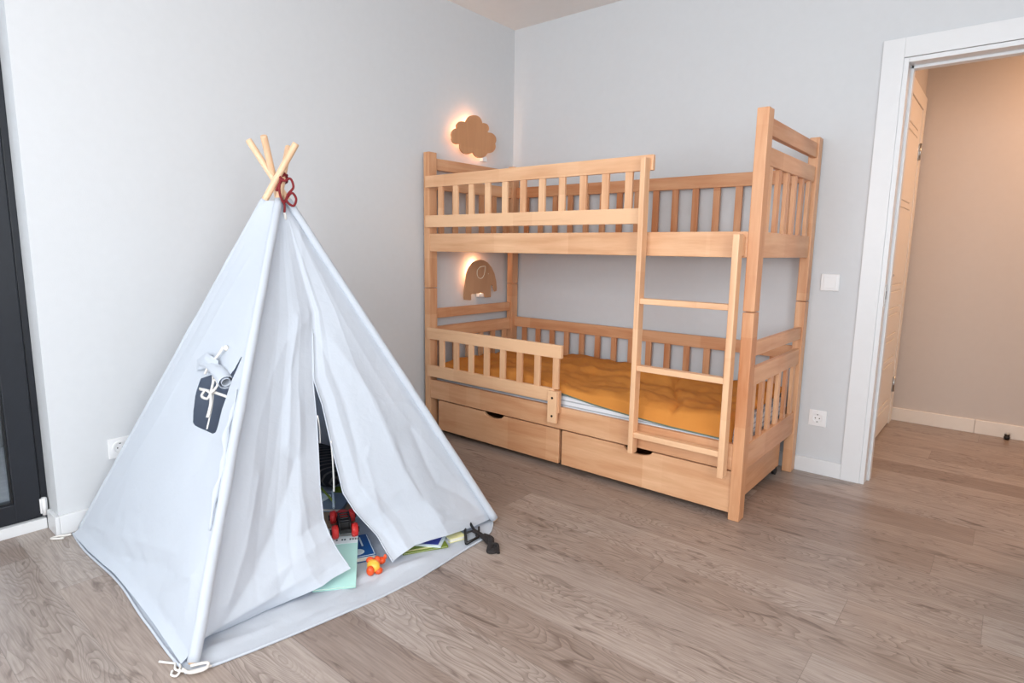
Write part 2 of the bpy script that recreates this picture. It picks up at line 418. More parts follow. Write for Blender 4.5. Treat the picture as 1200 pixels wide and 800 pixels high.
# balcony door (dark frame) in the left wall
w1 = thing('window_1', '', 'window', (-.12, WY1, 0)); del w1['label']; del w1['category']; w1['kind'] = 'structure'
bm = bmesh.new(); bx(bm, WT, -.104, -3.95, WY1-BT-.0005, 0, .042, .002); obj('threshold', bm, M_WHITE, w1)
bm = bmesh.new()
F0, F1 = -.20, -.128
bx(bm, F0, F1, WY1-.022, WY1, .042, WZ1, .003); bx(bm, F0, F1, -3.95, -3.93, .042, WZ1, .003); bx(bm, F0, F1, -3.93, WY1-.022, WZ1-.03, WZ1, .003)
bx(bm, F0, F1, -3.93, WY1-.022, .042, .056, .003)
obj('frame', bm, M_FRAME, w1)
def sash(y0, y1):
    s0, s1 = -.185, -.118
    bm = bmesh.new()
    bx(bm, s0, s1, y1-.082, y1, .05, WZ1-.025, .004); bx(bm, s0, s1, y0, y0+.082, .05, WZ1-.025, .004)
    bx(bm, s0, s1, y0+.08, y1-.08, .05, .122, .004); bx(bm, s0, s1, y0+.08, y1-.08, WZ1-.105, WZ1-.025, .004); bx(bm, s0, s1, y0+.08, y1-.08, .655, .735, .004)
    s = obj('sash', bm, M_FRAME, w1)
    for z0, z1 in ((.122, .655), (.735, WZ1-.105)):
        bm = bmesh.new()
        bx(bm, -.150, -.128, y1-.088, y1-.080, z0, z1); bx(bm, -.150, -.128, y0+.080, y0+.088, z0, z1); bx(bm, -.150, -.128, y0+.088, y1-.088, z0-.001, z0+.007); bx(bm, -.150, -.128, y0+.088, y1-.088, z1-.007, z1+.001)
        obj('gasket', bm, M_GASKET, s)
        obj('pane', box(-.160, -.154, y0+.07, y1-.07, z0-.01, z1+.01), M_GLASS, s)
    return s
s1 = sash(-3.30, WY1-.024); s2 = sash(-3.92, -3.31)
bm = bmesh.new(); tube(bm, [(-.108, WY1-.018, .055), (-.108, WY1-.018, .125)], .008, 12); bx(bm, -.12, -.112, WY1-.03, WY1-.006, .06, .12, .002)
obj('hinge', bm, M_PLATE, w1)
# window behind the camera
w2 = struct('window_2', box(1.25, 3.75, YN-.09, YN-.04, .70, .76, bev=.003), M_WHITE)
for a in ((1.25, 1.31, .76, 2.3), (3.69, 3.75, .76, 2.3), (2.47, 2.53, .76, 2.24), (1.31, 3.69, 2.24, 2.3)):
    obj('window_frame', box(a[0], a[1], YN-.09, YN-.04, a[2], a[3], bev=.003), M_WHITE, w2)
obj('pane', box(1.31, 3.69, YN-.068, YN-.062, .76, 2.24), M_GLASS, w2)
w3 = struct('added_window_3', box(XR+.04, XR+.09, -4.3, -2.7, .75, .81, bev=.003), M_WHITE)  # unseen window frame built around the added side fill
for a in ((-4.3, -4.24, .81, 2.25), (-2.76, -2.70, .81, 2.25), (-4.24, -2.76, 2.19, 2.25)):
    obj('window_frame', box(XR+.04, XR+.09, a[0], a[1], a[2], a[3], bev=.003), M_WHITE, w3)
obj('pane', box(XR+.062, XR+.068, -4.24, -2.76, .81, 2.19), M_GLASS, w3)
# outside the balcony door
struct('floor_balcony', box(-1.6, -.3, YN, -.6, -.08, -.01), M_CONC)
struct('wall_parapet', box(-1.6, -1.48, YN, -.6, -.01, .34), M_CONC)
pt = thing('potted_shrub', 'dry shrub in an ochre planter outside the glass door', 'plant', (-1.15, -2.42, -.01))
bm = bmesh.new(); tube(bm, [(-1.15, -2.42, -.01), (-1.15, -2.42, .15), (-1.15, -2.42, .17)], [.14, .19, .2], 20); obj('planter', bm, M_TERRA, pt)
bm = bmesh.new()
for i in range(240):
    a = random.uniform(0, 2*PI); rr = random.uniform(0, .26); z = random.uniform(.18, .5)
    p = Vector((-1.15+rr*math.cos(a), -2.42+rr*math.sin(a), z)); d = Vector((random.uniform(-1, 1), random.uniform(-1, 1), random.uniform(-.2, 1))).normalized()
    s = d.cross(Vector((random.random(), random.random(), random.random()))).normalized()*.012
    vs = [bm.verts.new(p), bm.verts.new(p+d*.03+s), bm.verts.new(p+d*.075), bm.verts.new(p+d*.03-s)]; bm.faces.new(vs)
for i in range(14):
    a = random.uniform(0, 2*PI); rr = random.uniform(.1, .25)
    tube(bm, [(-1.15, -2.42, .14), (-1.15+rr*math.cos(a), -2.42+rr*math.sin(a), random.uniform(.3, .5))], .004, 5)
obj('foliage', bm, M_LEAF, pt)

# ------------------------------------------------------------------ bunk bed
bed = thing('bunk_bed', 'light beech wooden bunk bed with slatted guard rails and ladder in the room corner', 'bunk bed', (.98, -.42, 0))
BX0, BX1 = .027, 1.940; BYF, BYB = -.839, -.017
PWX, PWY = .046, .062; HP = 1.651; ZJ = .875; b_ = .003
posts = []
for x0 in (BX0, BX1-PWX):
    for y0 in (BYF, BYB-PWY):
        bm = bmesh.new()
        bx(bm, x0, x0+PWX, y0, y0+PWY, 0, ZJ-.0015, .004)
        bx(bm, x0, x0+PWX, y0, y0+PWY, ZJ+.0015, HP, .004)
        tube(bm, [(x0+PWX/2, y0+PWY/2, ZJ-.04), (x0+PWX/2, y0+PWY/2, ZJ+.04)], .011, 10)
        obj('bed_post', bm, WZ, bed)
XI0, XI1 = BX0+PWX, BX1-PWX      # inner faces of the posts
YI0, YI1 = BYF+PWY, BYB-PWY
RT = .024
for z0, z1 in ((1.088, 1.190), (.214, .326)):
    obj('side_rail', box(XI0, XI1, BYF+.002, BYF+.002+RT, z0, z1, bev=b_), WX, bed)
    obj('side_rail', box(XI0, XI1, BYB-.006-RT, BYB-.006, z0, z1, bev=b_), WX, bed)
# back panels
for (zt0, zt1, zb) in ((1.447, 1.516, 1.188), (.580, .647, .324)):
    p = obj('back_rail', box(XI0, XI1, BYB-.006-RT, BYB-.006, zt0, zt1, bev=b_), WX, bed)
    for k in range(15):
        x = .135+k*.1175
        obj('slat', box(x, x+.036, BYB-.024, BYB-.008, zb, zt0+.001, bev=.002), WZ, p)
# end panels
for xe in (BX0+.008, BX1-.008-RT):
    for name, z0, z1 in (('end_rail', 1.556, 1.622), ('end_rail', 1.444, 1.514), ('end_rail', 1.088, 1.190), ('end_rail', .690, .748), ('end_rail', .564, .640), ('end_rail', .205, .318)):
        rl = obj(name, box(xe, xe+RT, YI0, YI1, z0, z1, bev=b_), WY, bed)
        if z0 in (1.444, .564):
            zb = 1.189 if z0 > 1 else .317
            for k in range(6):
                y = -.72+k*.1185
                obj('slat', box(xe+.004, xe+RT-.004, y-.019, y+.019, zb, z0+.001, bev=.002), WZ, rl)
# upper guard rail (front)
g = obj('guard_rail', box(.062, 1.485, BYF-.022, BYF-.001, 1.448, 1.513, bev=b_), WX, bed)
obj('lower_bar', box(.062, 1.452, BYF-.022, BYF-.001, 1.225, 1.292, bev=b_), WX, g)
for k in range(11):
    x = .165+k*.1187
    obj('slat', box(x, x+.036, BYF-.018, BYF-.004, 1.291, 1.449, bev=.002), WZ, g)
# lower guard rail
g = obj('guard_rail', box(.070, 1.040, BYF-.022, BYF-.001, .577, .643, bev=b_), WX, bed)
obj('lower_bar', box(.070, 1.000, BYF-.022, BYF-.001, .352, .420, bev=b_), WX, g)
for k in range(8):
    x = .172+k*.1165
    obj('slat', box(x, x+.036, BYF-.018, BYF-.004, .419, .578, bev=.002), WZ, g)
bk = obj('bracket', box(.976, 1.030, BYF-.040, BYF-.0225, .250, .412, bev=.003), WZ, g)
obj('spacer', box(.992, 1.034, BYF-.0225, BYF-.0015, .300, .412, bev=.002), WZ, bk)
for z in (.285, .378):
    bm = bmesh.new(); cyl(bm, (1.005, BYF-.042, z), (1.005, BYF-.039, z), .006, 14); obj('bolt', bm, M_DARKMETAL, bk)
# ladder
LY0, LY1 = BYF-.070, BYF-.023
ld = obj('ladder_stile', box(1.450, 1.474, LY0, LY1, .205, 1.497, bev=.004), WZ, bed); ld.name = 'ladder'
obj('stile', box(1.860, 1.886, LY0, LY1, .195, 1.178, bev=.004), WZ, ld)
obj('spacer', box(1.858, 1.886, LY1, BYF-.001, 1.095, 1.170, bev=.002), WZ, ld)
for z in (.893, .597, .292):
    obj('rung', box(1.474, 1.860, LY0+.005, LY1-.004, z-.012, z+.013, bev=.003), WX, ld)
# slatted bases
for zc in (1.115, .235):
    bs = obj('bed_base', box(XI0, XI1, BYF+.03, BYF+.052, zc-.02, zc, bev=.002), WX, bed)
    obj('ledger', box(XI0, XI1, BYB-.052, BYB-.032, zc-.02, zc, bev=.002), WX, bs)
    for k in range(12):
        x = .14+k*.15
        obj('base_slat', box(x, x+.07, BYF+.03, BYB-.032, zc+.001, zc+.015, bev=.002), WY, bs)
bm = bmesh.new(); cyl(bm, (1.72, -.45, 1.066), (1.72, -.45, 1.098), .010, 12); obj('bolt', bm, M_DARKMETAL, bed)
# drawers
def drawer(x0, x1, hx):
    yf = BYF+.012; zt = .205; zb = .026
    pts = [(x0, zb), (x1, zb), (x1, zt)]
    n = 14
    for i in range(n+1):
        a = PI*i/n; pts.append((hx+.072*math.cos(a), zt-.026*math.sin(a)))
    pts.append((x0, zt))
    bm = bmesh.new(); prism(bm, pts, lambda a, c, t: Vector((a, t, c)), yf, yf+.018)
    bmesh.ops.bevel(bm, geom=[e for e in bm.edges if e.calc_face_angle(0) > 1.2], offset=.0015, segments=1, affect='EDGES')
    d = obj('drawer', bm, WX, bed)
    bm = bmesh.new()
    bx(bm, x0+.005, x0+.021, yf+.019, -.115, .035, .185, .002); bx(bm, x1-.021, x1-.005, yf+.019, -.115, .035, .185, .002)
    bx(bm, x0+.021, x1-.021, -.131, -.115, .035, .185, .002); bx(bm, x0+.021, x1-.021, yf+.019, -.131, .040, .048)
    obj('drawer_box', bm, WY, d)
    for xx in (x0+.05, x1-.012):
        for yy in (yf+.12, -.16):
            bm = bmesh.new(); cyl(bm, (xx-.008, yy, .0185), (xx+.008, yy, .0185), .0185, 18)
            bx(bm, xx-.010, xx+.010, yy-.006, yy+.006, .018, .040, .001)
            obj('caster', bm, M_BLACK, d)
drawer(.130, 1.016, .571); drawer(1.034, 1.893, 1.459)

# paler and redder boards; back rails and slats darkened as if shaded
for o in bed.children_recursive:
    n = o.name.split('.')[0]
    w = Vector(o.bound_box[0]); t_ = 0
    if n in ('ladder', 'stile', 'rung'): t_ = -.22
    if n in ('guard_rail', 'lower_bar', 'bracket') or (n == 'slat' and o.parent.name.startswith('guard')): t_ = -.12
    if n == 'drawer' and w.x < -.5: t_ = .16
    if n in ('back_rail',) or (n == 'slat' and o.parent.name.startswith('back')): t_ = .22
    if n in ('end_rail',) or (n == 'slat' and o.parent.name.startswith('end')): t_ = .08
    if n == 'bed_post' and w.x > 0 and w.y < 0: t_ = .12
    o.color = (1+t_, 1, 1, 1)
# mattress and blanket
mt = tag(obj('mattress', box(.08, 1.885, -.800, -.055, .251, .382, bev=.02), M_MATTRESS, smooth=True), 'white striped mattress lying on the lower bunk', 'mattress')
def blanket():
    bm = bmesh.new(); NX, NY = 200, 90; X0, X1 = .11, 1.878
    def edge_z(x):                       # how far the front edge hangs down
        k = [(0, .40), (.95, .398), (1.06, .384), (1.18, .368), (1.32, .355), (1.46, .344), (1.6, .336), (1.9, .330)]
        for (a, za), (b2, zb) in zip(k, k[1:]):
            if x <= b2: return za+(zb-za)*max(0, (x-a)/(b2-a))
        return k[-1][1]
    grid = []
    for i in range(NX+1):
        x = X0+(X1-X0)*i/NX; row = []
        h0 = .425+.022*math.exp(-((x-.70)/.30)**2)+.012*noise.noise(Vector((x*3, 0, 3)))
        for j in range(NY+1):
            t = j/NY; y = -.068-(.722)*min(1, t/.86)
            q = max(0, (t-.80)/.20)
            z = h0+.030*noise.noise(Vector((x*3.2, y*4.5, 1)))+.014*noise.noise(Vector((x*8+y*4, y*11, 7)))+.006*noise.noise(Vector((x*22, y*20+x*9, 2)))
            z += .012*math.exp(-((y+.38+.12*math.sin(x*3))/.04)**2)
            z -= .018*math.exp(-((x-1.50-.1*math.sin(y*6))/.018)**2)
            z = max(z, .398)
            if q > 0:
                ez = edge_z(x)
                s = q*q*(3-2*q)
                z = z*(1-s)+ez*s; y = y-.004*s
                y = max(y, -.809+.0) if z < .40 else y
            if t > .86: y = -.790-.017*(t-.86)/.14
            ex = min((x-X0), (X1-x))/.05
            if ex < 1: z -= (1-ex)**2*.022; z = max(z, min(z, .396) if q > 0 else .396)
            row.append(bm.verts.new((x, y, z)))
        grid.append(row)
    for i in range(NX):
        for j in range(NY): bm.faces.new((grid[i][j], grid[i][j+1], grid[i+1][j+1], grid[i+1][j])).smooth = True
    front = [Vector(grid[i][NY].co) for i in range(0, NX+1, 2)]
    return bm, front
bm, front = blanket()
bl = tag(obj('blanket', bm, M_DUVET), 'mustard yellow quilted blanket spread over the lower bunk mattress', 'blanket')
md = bl.modifiers.new('thick', 'SOLIDIFY'); md.thickness = .006; md.offset = 1
bm = bmesh.new(); tube(bm, front, .0035, 6); obj('piping', bm, M_HEMGREEN, bl, origin=(0, 0, 0))

# ------------------------------------------------------------------ data measured for the tent and lamps (metres)
SLIT_L = [(0.69, -2.066, 1.102), (0.774, -2.055, 0.865), (0.852, -2.111, 0.644), (0.897, -2.13, 0.517), (0.936, -2.152, 0.408), (0.973, -2.174, 0.302), (1.009, -2.188, 0.201), (1.059, -2.197, 0.16), (1.077, -2.187, 0.12), (1.102, -2.176, 0.085), (1.131, -2.17, 0.06)]
SLIT_R = [(0.69, -2.066, 1.102), (0.774, -2.055, 0.865), (0.852, -2.107, 0.643), (0.883, -2.097, 0.558), (0.926, -2.097, 0.435), (0.966, -2.094, 0.322), (0.988, -2.094, 0.26), (1.023, -2.072, 0.195), (1.044, -2.038, 0.14), (1.071, -2.016, 0.1), (1.108, -2.007, 0.05), (1.142, -2.005, 0.02)]
HEM_L = [(1.062, -2.606, 0.012), (1.068, -2.554, 0.01), (1.07, -2.433, 0.012), (1.087, -2.363, 0.02), (1.107, -2.324, 0.03), (1.123, -2.274, 0.04), (1.123, -2.234, 0.05), (1.131, -2.17, 0.06)]
HEM_R = [(1.142, -2.005, 0.02), (1.141, -1.982, 0.026), (1.156, -1.944, 0.045), (1.153, -1.909, 0.048), (1.166, -1.845, 0.048), (1.183, -1.771, 0.045), (1.176, -1.631, 0.025), (1.166, -1.52, 0.015)]
CREASES_L = [([(-2.118, 0.858), (-2.184, 0.697), (-2.257, 0.46)], 0.01, 0.012), ([(-2.546, 0.097), (-2.462, 0.209), (-2.38, 0.385)], 0.012, 0.016), ([(-2.396, 0.061), (-2.345, 0.117), (-2.296, 0.256)], -0.008, 0.012), ([(-2.508, 0.01), (-2.383, 0.026), (-2.336, 0.037)], 0.006, 0.01), ([(-2.108, 1.132), (-2.219, 0.787), (-2.357, 0.483)], -0.003, 0.02), ([(-2.611, 0.019), (-2.531, 0.075), (-2.439, 0.135), (-2.365, 0.214), (-2.312, 0.288), (-2.243, 0.403)], -0.03, 0.03), ([(-2.055, 0.865), (-2.179, 0.782), (-2.257, 0.68), (-2.345, 0.533), (-2.441, 0.301)], 0.008, 0.02), ([(-2.162, 0.723), (-2.248, 0.568), (-2.332, 0.372), (-2.371, 0.28)], -0.01, 0.022), ([(-2.184, 0.584), (-2.249, 0.296), (-2.259, 0.138)], 0.006, 0.012), ([(-2.451, 0.083), (-2.326, 0.136), (-2.267, 0.248)], 0.012, 0.03)]
CREASES_R = [([(-2.084, 0.257), (-2.042, 0.166), (-1.98, 0.07), (-1.952, -0.004)], -0.007, 0.005), ([(-2.044, 1.189), (-1.945, 0.82), (-1.835, 0.522), (-1.634, 0.185)], 0.003, 0.014), ([(-2.059, 0.77), (-2.019, 0.555), (-2.017, 0.406), (-2.033, 0.248)], -0.006, 0.012), ([(-1.759, 0.09), (-1.588, 0.038), (-1.438, -0.009)], -0.008, 0.01), ([(-1.874, 0.529), (-1.755, 0.508), (-1.702, 0.399)], 0.005, 0.01), ([(-1.901, 0.044), (-1.773, 0.047), (-1.645, 0.016)], 0.006, 0.012), ([(-1.976, 0.381), (-1.994, 0.356), (-1.992, 0.26), (-1.997, 0.179), (-1.973, 0.068)], 0.007, 0.01), ([(-2.015, 0.765), (-1.918, 0.552), (-1.887, 0.391), (-1.836, 0.186), (-1.759, 0.09), (-1.508, -0.022)], 0.016, 0.03), ([(-1.784, 0.417), (-1.756, 0.275), (-1.74, 0.213), (-1.647, 0.148), (-1.496, 0.009)], -0.014, 0.022), ([(-2.025, 1.196), (-2.049, 1.072), (-2.06, 0.95)], 0.006, 0.012), ([(-1.861, 0.37), (-1.857, 0.291), (-1.819, 0.172)], -0.01, 0.02), ([(-1.568, 0.235), (-1.578, 0.136), (-1.485, 0.04)], 0.01, 0.016)]
WINDOW = [(0.586, 0.651), (0.587, 0.614), (0.593, 0.593), (0.618, 0.552), (0.646, 0.52), (0.666, 0.514), (0.727, 0.514), (0.801, 0.514), (0.816, 0.52), (0.82, 0.53), (0.807, 0.59), (0.808, 0.622), (0.803, 0.673), (0.811, 0.714), (0.814, 0.753), (0.807, 0.747), (0.796, 0.712), (0.774, 0.68), (0.672, 0.679)]
CREASES_A = [([(0.057, 0.047), (0.468, 0.111), (0.848, 0.184)], 0.007, 0.012), ([(0.729, 0.038), (0.911, 0.049), (1.048, 0.025)], -0.008, 0.012), ([(0.852, 0.079), (1.002, 0.174), (1.022, 0.202)], 0.006, 0.01), ([(0.887, 0.142), (1.027, 0.177)], 0.006, 0.008), ([(0.09, 0.092), (0.303, 0.499), (0.564, 1.1)], -0.004, 0.006), ([(0.185, 0.117), (0.395, 0.485), (0.623, 1.07)], 0.003, 0.008), ([(0.164, -0.005), (0.457, 0.049), (0.801, 0.134)], -0.01, 0.02), ([(0.362, -0.015), (0.703, 0.03), (0.939, 0.052)], 0.01, 0.02), ([(0.523, 0.061), (0.76, 0.109), (0.887, 0.142)], -0.008, 0.012), ([(0.2, 0.005), (0.318, 0.007), (0.413, 0.014)], 0.008, 0.01), ([(0.323, 1.065), (0.356, 0.812), (0.233, 0.487)], 0.006, 0.03)]
BAND_H = [(0.596, -2.385, 0.616), (0.701, -2.383, 0.621), (0.808, -2.383, 0.621)]
BAND_V = [(0.652, -2.363, 0.668), (0.71, -2.394, 0.595), (0.739, -2.43, 0.512)]
ROLL = [(0.583, -2.352, 0.693), (0.64, -2.351, 0.695), (0.696, -2.354, 0.688), (0.748, -2.359, 0.676), (0.789, -2.366, 0.661)]
CORD_TOP = [(0.697, -2.323, 0.76), (0.677, -2.337, 0.727), (0.646, -2.351, 0.695), (0.638, -2.363, 0.666)]
BOW = [(0.703, -2.384, 0.618), (0.695, -2.393, 0.598), (0.65, -2.392, 0.599), (0.664, -2.383, 0.62), (0.703, -2.384, 0.618), (0.729, -2.372, 0.647), (0.695, -2.367, 0.658), (0.703, -2.384, 0.618)]
TAIL = [(0.703, -2.384, 0.618), (0.73, -2.398, 0.585), (0.743, -2.415, 0.547)]
CLOUD = [(-0.239, 1.821), (-0.235, 1.815), (-0.232, 1.807), (-0.232, 1.8), (-0.233, 1.792), (-0.237, 1.785), (-0.242, 1.777), (-0.239, 1.769), (-0.237, 1.761), (-0.238, 1.752), (-0.242, 1.744), (-0.248, 1.736), (-0.256, 1.729), (-0.266, 1.722), (-0.278, 1.717), (-0.292, 1.713), (-0.307, 1.711), (-0.317, 1.706), (-0.323, 1.699), (-0.33, 1.692), (-0.338, 1.686), (-0.348, 1.681), (-0.358, 1.677), (-0.369, 1.674), (-0.38, 1.672), (-0.392, 1.671), (-0.403, 1.671), (-0.414, 1.673), (-0.425, 1.677), (-0.435, 1.683), (-0.444, 1.692), (-0.451, 1.697), (-0.459, 1.692), (-0.468, 1.688), (-0.477, 1.685), (-0.486, 1.682), (-0.495, 1.681), (-0.504, 1.68), (-0.512, 1.68), (-0.521, 1.68), (-0.529, 1.682), (-0.536, 1.684), (-0.543, 1.687), (-0.549, 1.691), (-0.554, 1.695), (-0.558, 1.7), (-0.561, 1.705), (-0.563, 1.711), (-0.563, 1.717), (-0.563, 1.723), (-0.561, 1.73), (-0.574, 1.729), (-0.593, 1.726), (-0.605, 1.727), (-0.615, 1.73), (-0.622, 1.734), (-0.627, 1.739), (-0.63, 1.745), (-0.631, 1.751), (-0.63, 1.758), (-0.631, 1.764), (-0.633, 1.77), (-0.634, 1.777), (-0.632, 1.783), (-0.63, 1.79), (-0.625, 1.797), (-0.619, 1.803), (-0.611, 1.809), (-0.601, 1.814), (-0.589, 1.819), (-0.591, 1.826), (-0.591, 1.833), (-0.589, 1.839), (-0.585, 1.846), (-0.579, 1.851), (-0.572, 1.856), (-0.564, 1.861), (-0.554, 1.864), (-0.544, 1.866), (-0.532, 1.867), (-0.518, 1.864), (-0.511, 1.867), (-0.508, 1.875), (-0.504, 1.883), (-0.498, 1.89), (-0.491, 1.897), (-0.483, 1.902), (-0.474, 1.907), (-0.465, 1.912), (-0.455, 1.915), (-0.445, 1.918), (-0.435, 1.919), (-0.425, 1.92), (-0.416, 1.92), (-0.406, 1.919), (-0.397, 1.917), (-0.389, 1.914), (-0.382, 1.909), (-0.376, 1.904), (-0.371, 1.898), (-0.368, 1.891), (-0.366, 1.883), (-0.356, 1.886), (-0.345, 1.887), (-0.336, 1.887), (-0.328, 1.886), (-0.32, 1.884), (-0.314, 1.881), (-0.309, 1.877), (-0.305, 1.872), (-0.303, 1.866), (-0.302, 1.86), (-0.304, 1.853), (-0.308, 1.846), (-0.316, 1.838), (-0.306, 1.836), (-0.282, 1.838), (-0.267, 1.836), (-0.255, 1.832), (-0.246, 1.827)]
ELEPHANT = [(-0.517, 0.786), (-0.466, 0.781), (-0.46, 0.783), (-0.461, 0.816), (-0.453, 0.82), (-0.344, 0.823), (-0.333, 0.819), (-0.329, 0.796), (-0.32, 0.791), (-0.274, 0.791), (-0.27, 0.796), (-0.273, 0.865), (-0.259, 0.874), (-0.243, 0.864), (-0.23, 0.826), (-0.213, 0.83), (-0.211, 0.849), (-0.218, 0.895), (-0.236, 0.946), (-0.266, 0.988), (-0.304, 1.019), (-0.341, 1.033), (-0.374, 1.037), (-0.41, 1.032), (-0.446, 1.019), (-0.476, 0.991), (-0.498, 0.952), (-0.509, 0.904), (-0.518, 0.85), (-0.521, 0.801)]
EAR = [(-0.405, 0.971), (-0.378, 0.991), (-0.336, 0.995), (-0.327, 0.989), (-0.336, 0.951), (-0.349, 0.927), (-0.372, 0.917), (-0.395, 0.925), (-0.406, 0.944)]
EYE = [(-0.297, 0.946)]

# ------------------------------------------------------------------ wall lamps
def resample_smooth(poly, n): return poly
def wall_lamp(name, label, outline, z_light, y_light, power, ply):
    cy = sum(p[0] for p in outline)/len(outline); cz = sum(p[1] for p in outline)/len(outline)
    L = thing(name, label, 'wall lamp', (0, cy, cz))
    bm = bmesh.new(); prism(bm, outline, lambda a, c, t: Vector((t, a, c)), .040, .050)
    obj('board', bm, ply, L)
    bm = bmesh.new(); bx(bm, .0005, .020, cy-.035, cy+.035, cz-.03, cz+.03, .003); bx(bm, .020, .040, cy-.012, cy+.012, cz-.012, cz+.012)
    obj('wall_mount', bm, M_PLATE, L)
    bm = bmesh.new()
    for i in range(16):
        a = 2*PI*i/16; bx(bm, .036, .0395, cy+.060*math.cos(a)-.005, cy+.060*math.cos(a)+.005, cz+.055*math.sin(a)-.005, cz+.055*math.sin(a)+.005)
    obj('light_strip', bm, M_LED, L)
    for k, (yl, zl) in enumerate(zip(y_light, z_light)):
        l = bpy.data.lights.new('warm_glow', 'POINT'); l.energy = power; l.color = (1, .56, .30); l.shadow_soft_size = .008
        o = bpy.data.objects.new('warm_glow', l); COL.objects.link(o); o.parent = L; o.location = (.022, yl-cy, zl-cz)
    return L
Lc = wall_lamp('cloud_lamp', 'cloud-shaped plywood wall lamp glowing warm above the upper bunk', CLOUD, (1.86, 1.80, 1.74), (-.45, -.53, -.36), .42, PLY)
bm = bmesh.new(); bx(bm, .018, .046, -.355, -.315, 1.655, 1.685, .003); obj('plug', bm, M_PLATE, Lc)
Le = wall_lamp('elephant_lamp', 'elephant-shaped plywood wall lamp glowing warm above the lower bunk', ELEPHANT, (1.00, .95), (-.40, -.42), .42, PLY2)
bm = bmesh.new()
n = len(EAR)
ep = smoothpath([(.0505, p[0], p[1]) for p in EAR+EAR[:1]], 4); tube(bm, ep, .0022, 6); obj('ear_outline', bm, M_LINE, Le)
bm = bmesh.new(); ball(bm, (.050, EYE[0][0], EYE[0][1]), .002, .004, .004, 2); obj('eye', bm, M_LINE, Le)
bm = bmesh.new()
for k in range(3): bx(bm, .012, .036, -.372+k*.026, -.350+k*.026, .795, .825, .003)
obj('plug', bm, M_PLATE, Le)

# ------------------------------------------------------------------ switch and sockets
sw = thing('light_switch', 'white square light switch on the grey wall left of the doorway', 'light switch', (2.024, 0, .97))
bm = bmesh.new(); bx(bm, 1.983, 2.065, -.009, 0, .929, 1.011, .004); obj('frame', bm, M_PLATE, sw)
bm = bmesh.new(); bx(bm, 1.996, 2.052, -.013, -.008, .942, .998, .002); obj('rocker', bm, M_PLATE, sw)
def socket(label, loc, axis):
    s = thing('wall_socket', label, 'wall socket', loc)
    def T(a, c, d): return (loc[0]+a, loc[1]-d, loc[2]+c) if axis == 'y' else (loc[0]+d, loc[1]+a, loc[2]+c)
    def bb(bm, a0, a1, c0, c1, d0, d1, bev, mi=0):
        p, q = T(a0, c0, d0), T(a1, c1, d1)
        bx(bm, min(p[0], q[0]), max(p[0], q[0]), min(p[1], q[1]), max(p[1], q[1]), min(p[2], q[2]), max(p[2], q[2]), bev, mi)
    bm = bmesh.new(); bb(bm, -.041, .041, -.041, .041, 0, .007, .003); obj('frame', bm, M_PLATE, s)
    bm = bmesh.new()
    ro = []; 
    prof = [(.028, .006), (.028, .011), (.021, .011), (.019, .0075), (.0, .0075)]
    rings = []
    for rr, d in prof[:-1]:
        rings.append([bm.verts.new(T(rr*math.cos(2*PI*k/28), rr*math.sin(2*PI*k/28), d)) for k in range(28)])
    for a_, c_ in zip(rings, rings[1:]):
        for k in range(28): bm.faces.new((a_[k], a_[(k+1) % 28], c_[(k+1) % 28], c_[k]))
    bm.faces.new(rings[-1]); bmesh.ops.recalc_face_normals(bm, faces=bm.faces)
    obj('insert', bm, M_PLATE, s)
    bm = bmesh.new()
    for a in (-.0095, .0095):
        tube(bm, [T(a, 0, .0072), T(a, 0, .0082)], .0028, 10)
    for c2 in (-.0185, .0185): bb(bm, -.003, .003, c2-.002, c2+.002, .007, .0095, 0)
    obj('contacts', bm, M_DARKMETAL, s)
socket('white square wall socket low on the wall between bunk bed and doorway', (2.025, 0, .288), 'y')
socket('white wall socket low on the left wall, half hidden behind the tent', (0, -2.466, .294), 'x')

# ------------------------------------------------------------------ play tent
tent = thing('play_tent', 'pale grey canvas play teepee on four wooden poles with an open front slit', 'play tent', (.60, -2.08, 0))
FEET = [Vector(p) for p in ((.040, -2.625, .016), (1.150, -2.680, .012), (1.182, -1.506, .012), (.040, -1.475, .016))]
TIPS = [Vector(p) for p in ((.654, -2.021, 1.476), (.550, -1.991, 1.477), (.533, -2.137, 1.483), (.657, -2.146, 1.484))]
TIPS[0] = TIPS[0]+(Vector((2.70, -3.26, 1.108))-TIPS[0])*.014
TIPS[3] = TIPS[3]+(TIPS[3]-Vector((2.70, -3.26, 1.108)))*.010
def on_pole(i, z):
    a, c = FEET[i], TIPS[i]; return a+(c-a)*((z-a.z)/(c.z-a.z))
for a, c in zip(FEET, TIPS):
    bm = bmesh.new(); tube(bm, [a, a+(c-a)*.25, a+(c-a)*.5, a+(c-a)*.75, c-(c-a)*.003, c], [.0118]*5+[.011], 16)
    obj('tent_pole', bm, POLE, tent)
ZT = 1.268; ZB = .045
def lin(poly, n):
    """resample polyline by length to n+1 points"""
    pts = [Vector(p) for p in poly]; L = [0]
    for a, c in zip(pts, pts[1:]): L.append(L[-1]+(c-a).length)
    out = []; j = 0
    for i in range(n+1):
        s = L[-1]*i/n
        while j < len(L)-2 and L[j+1] < s: j += 1
        t = (s-L[j])/max(1e-9, L[j+1]-L[j]); out.append(pts[j]+(pts[j+1]-pts[j])*min(1, t))
    return out
def coons(left, right, top, bottom, nu, nv):
    l, r_ = lin(left, nv), lin(right, nv); t, b2 = lin(top, nu), lin(bottom, nu)
    G = []
    for i in range(nu+1):
        s = i/nu; col = []
        for j in range(nv+1):
            q = j/nv
            p = l[j]*(1-s)+r_[j]*s+t[i]*(1-q)+b2[i]*q-((l[0]*(1-s)+r_[0]*s)*(1-q)+(l[-1]*(1-s)+r_[-1]*s)*q)
            col.append(p)
        G.append(col)
    return G
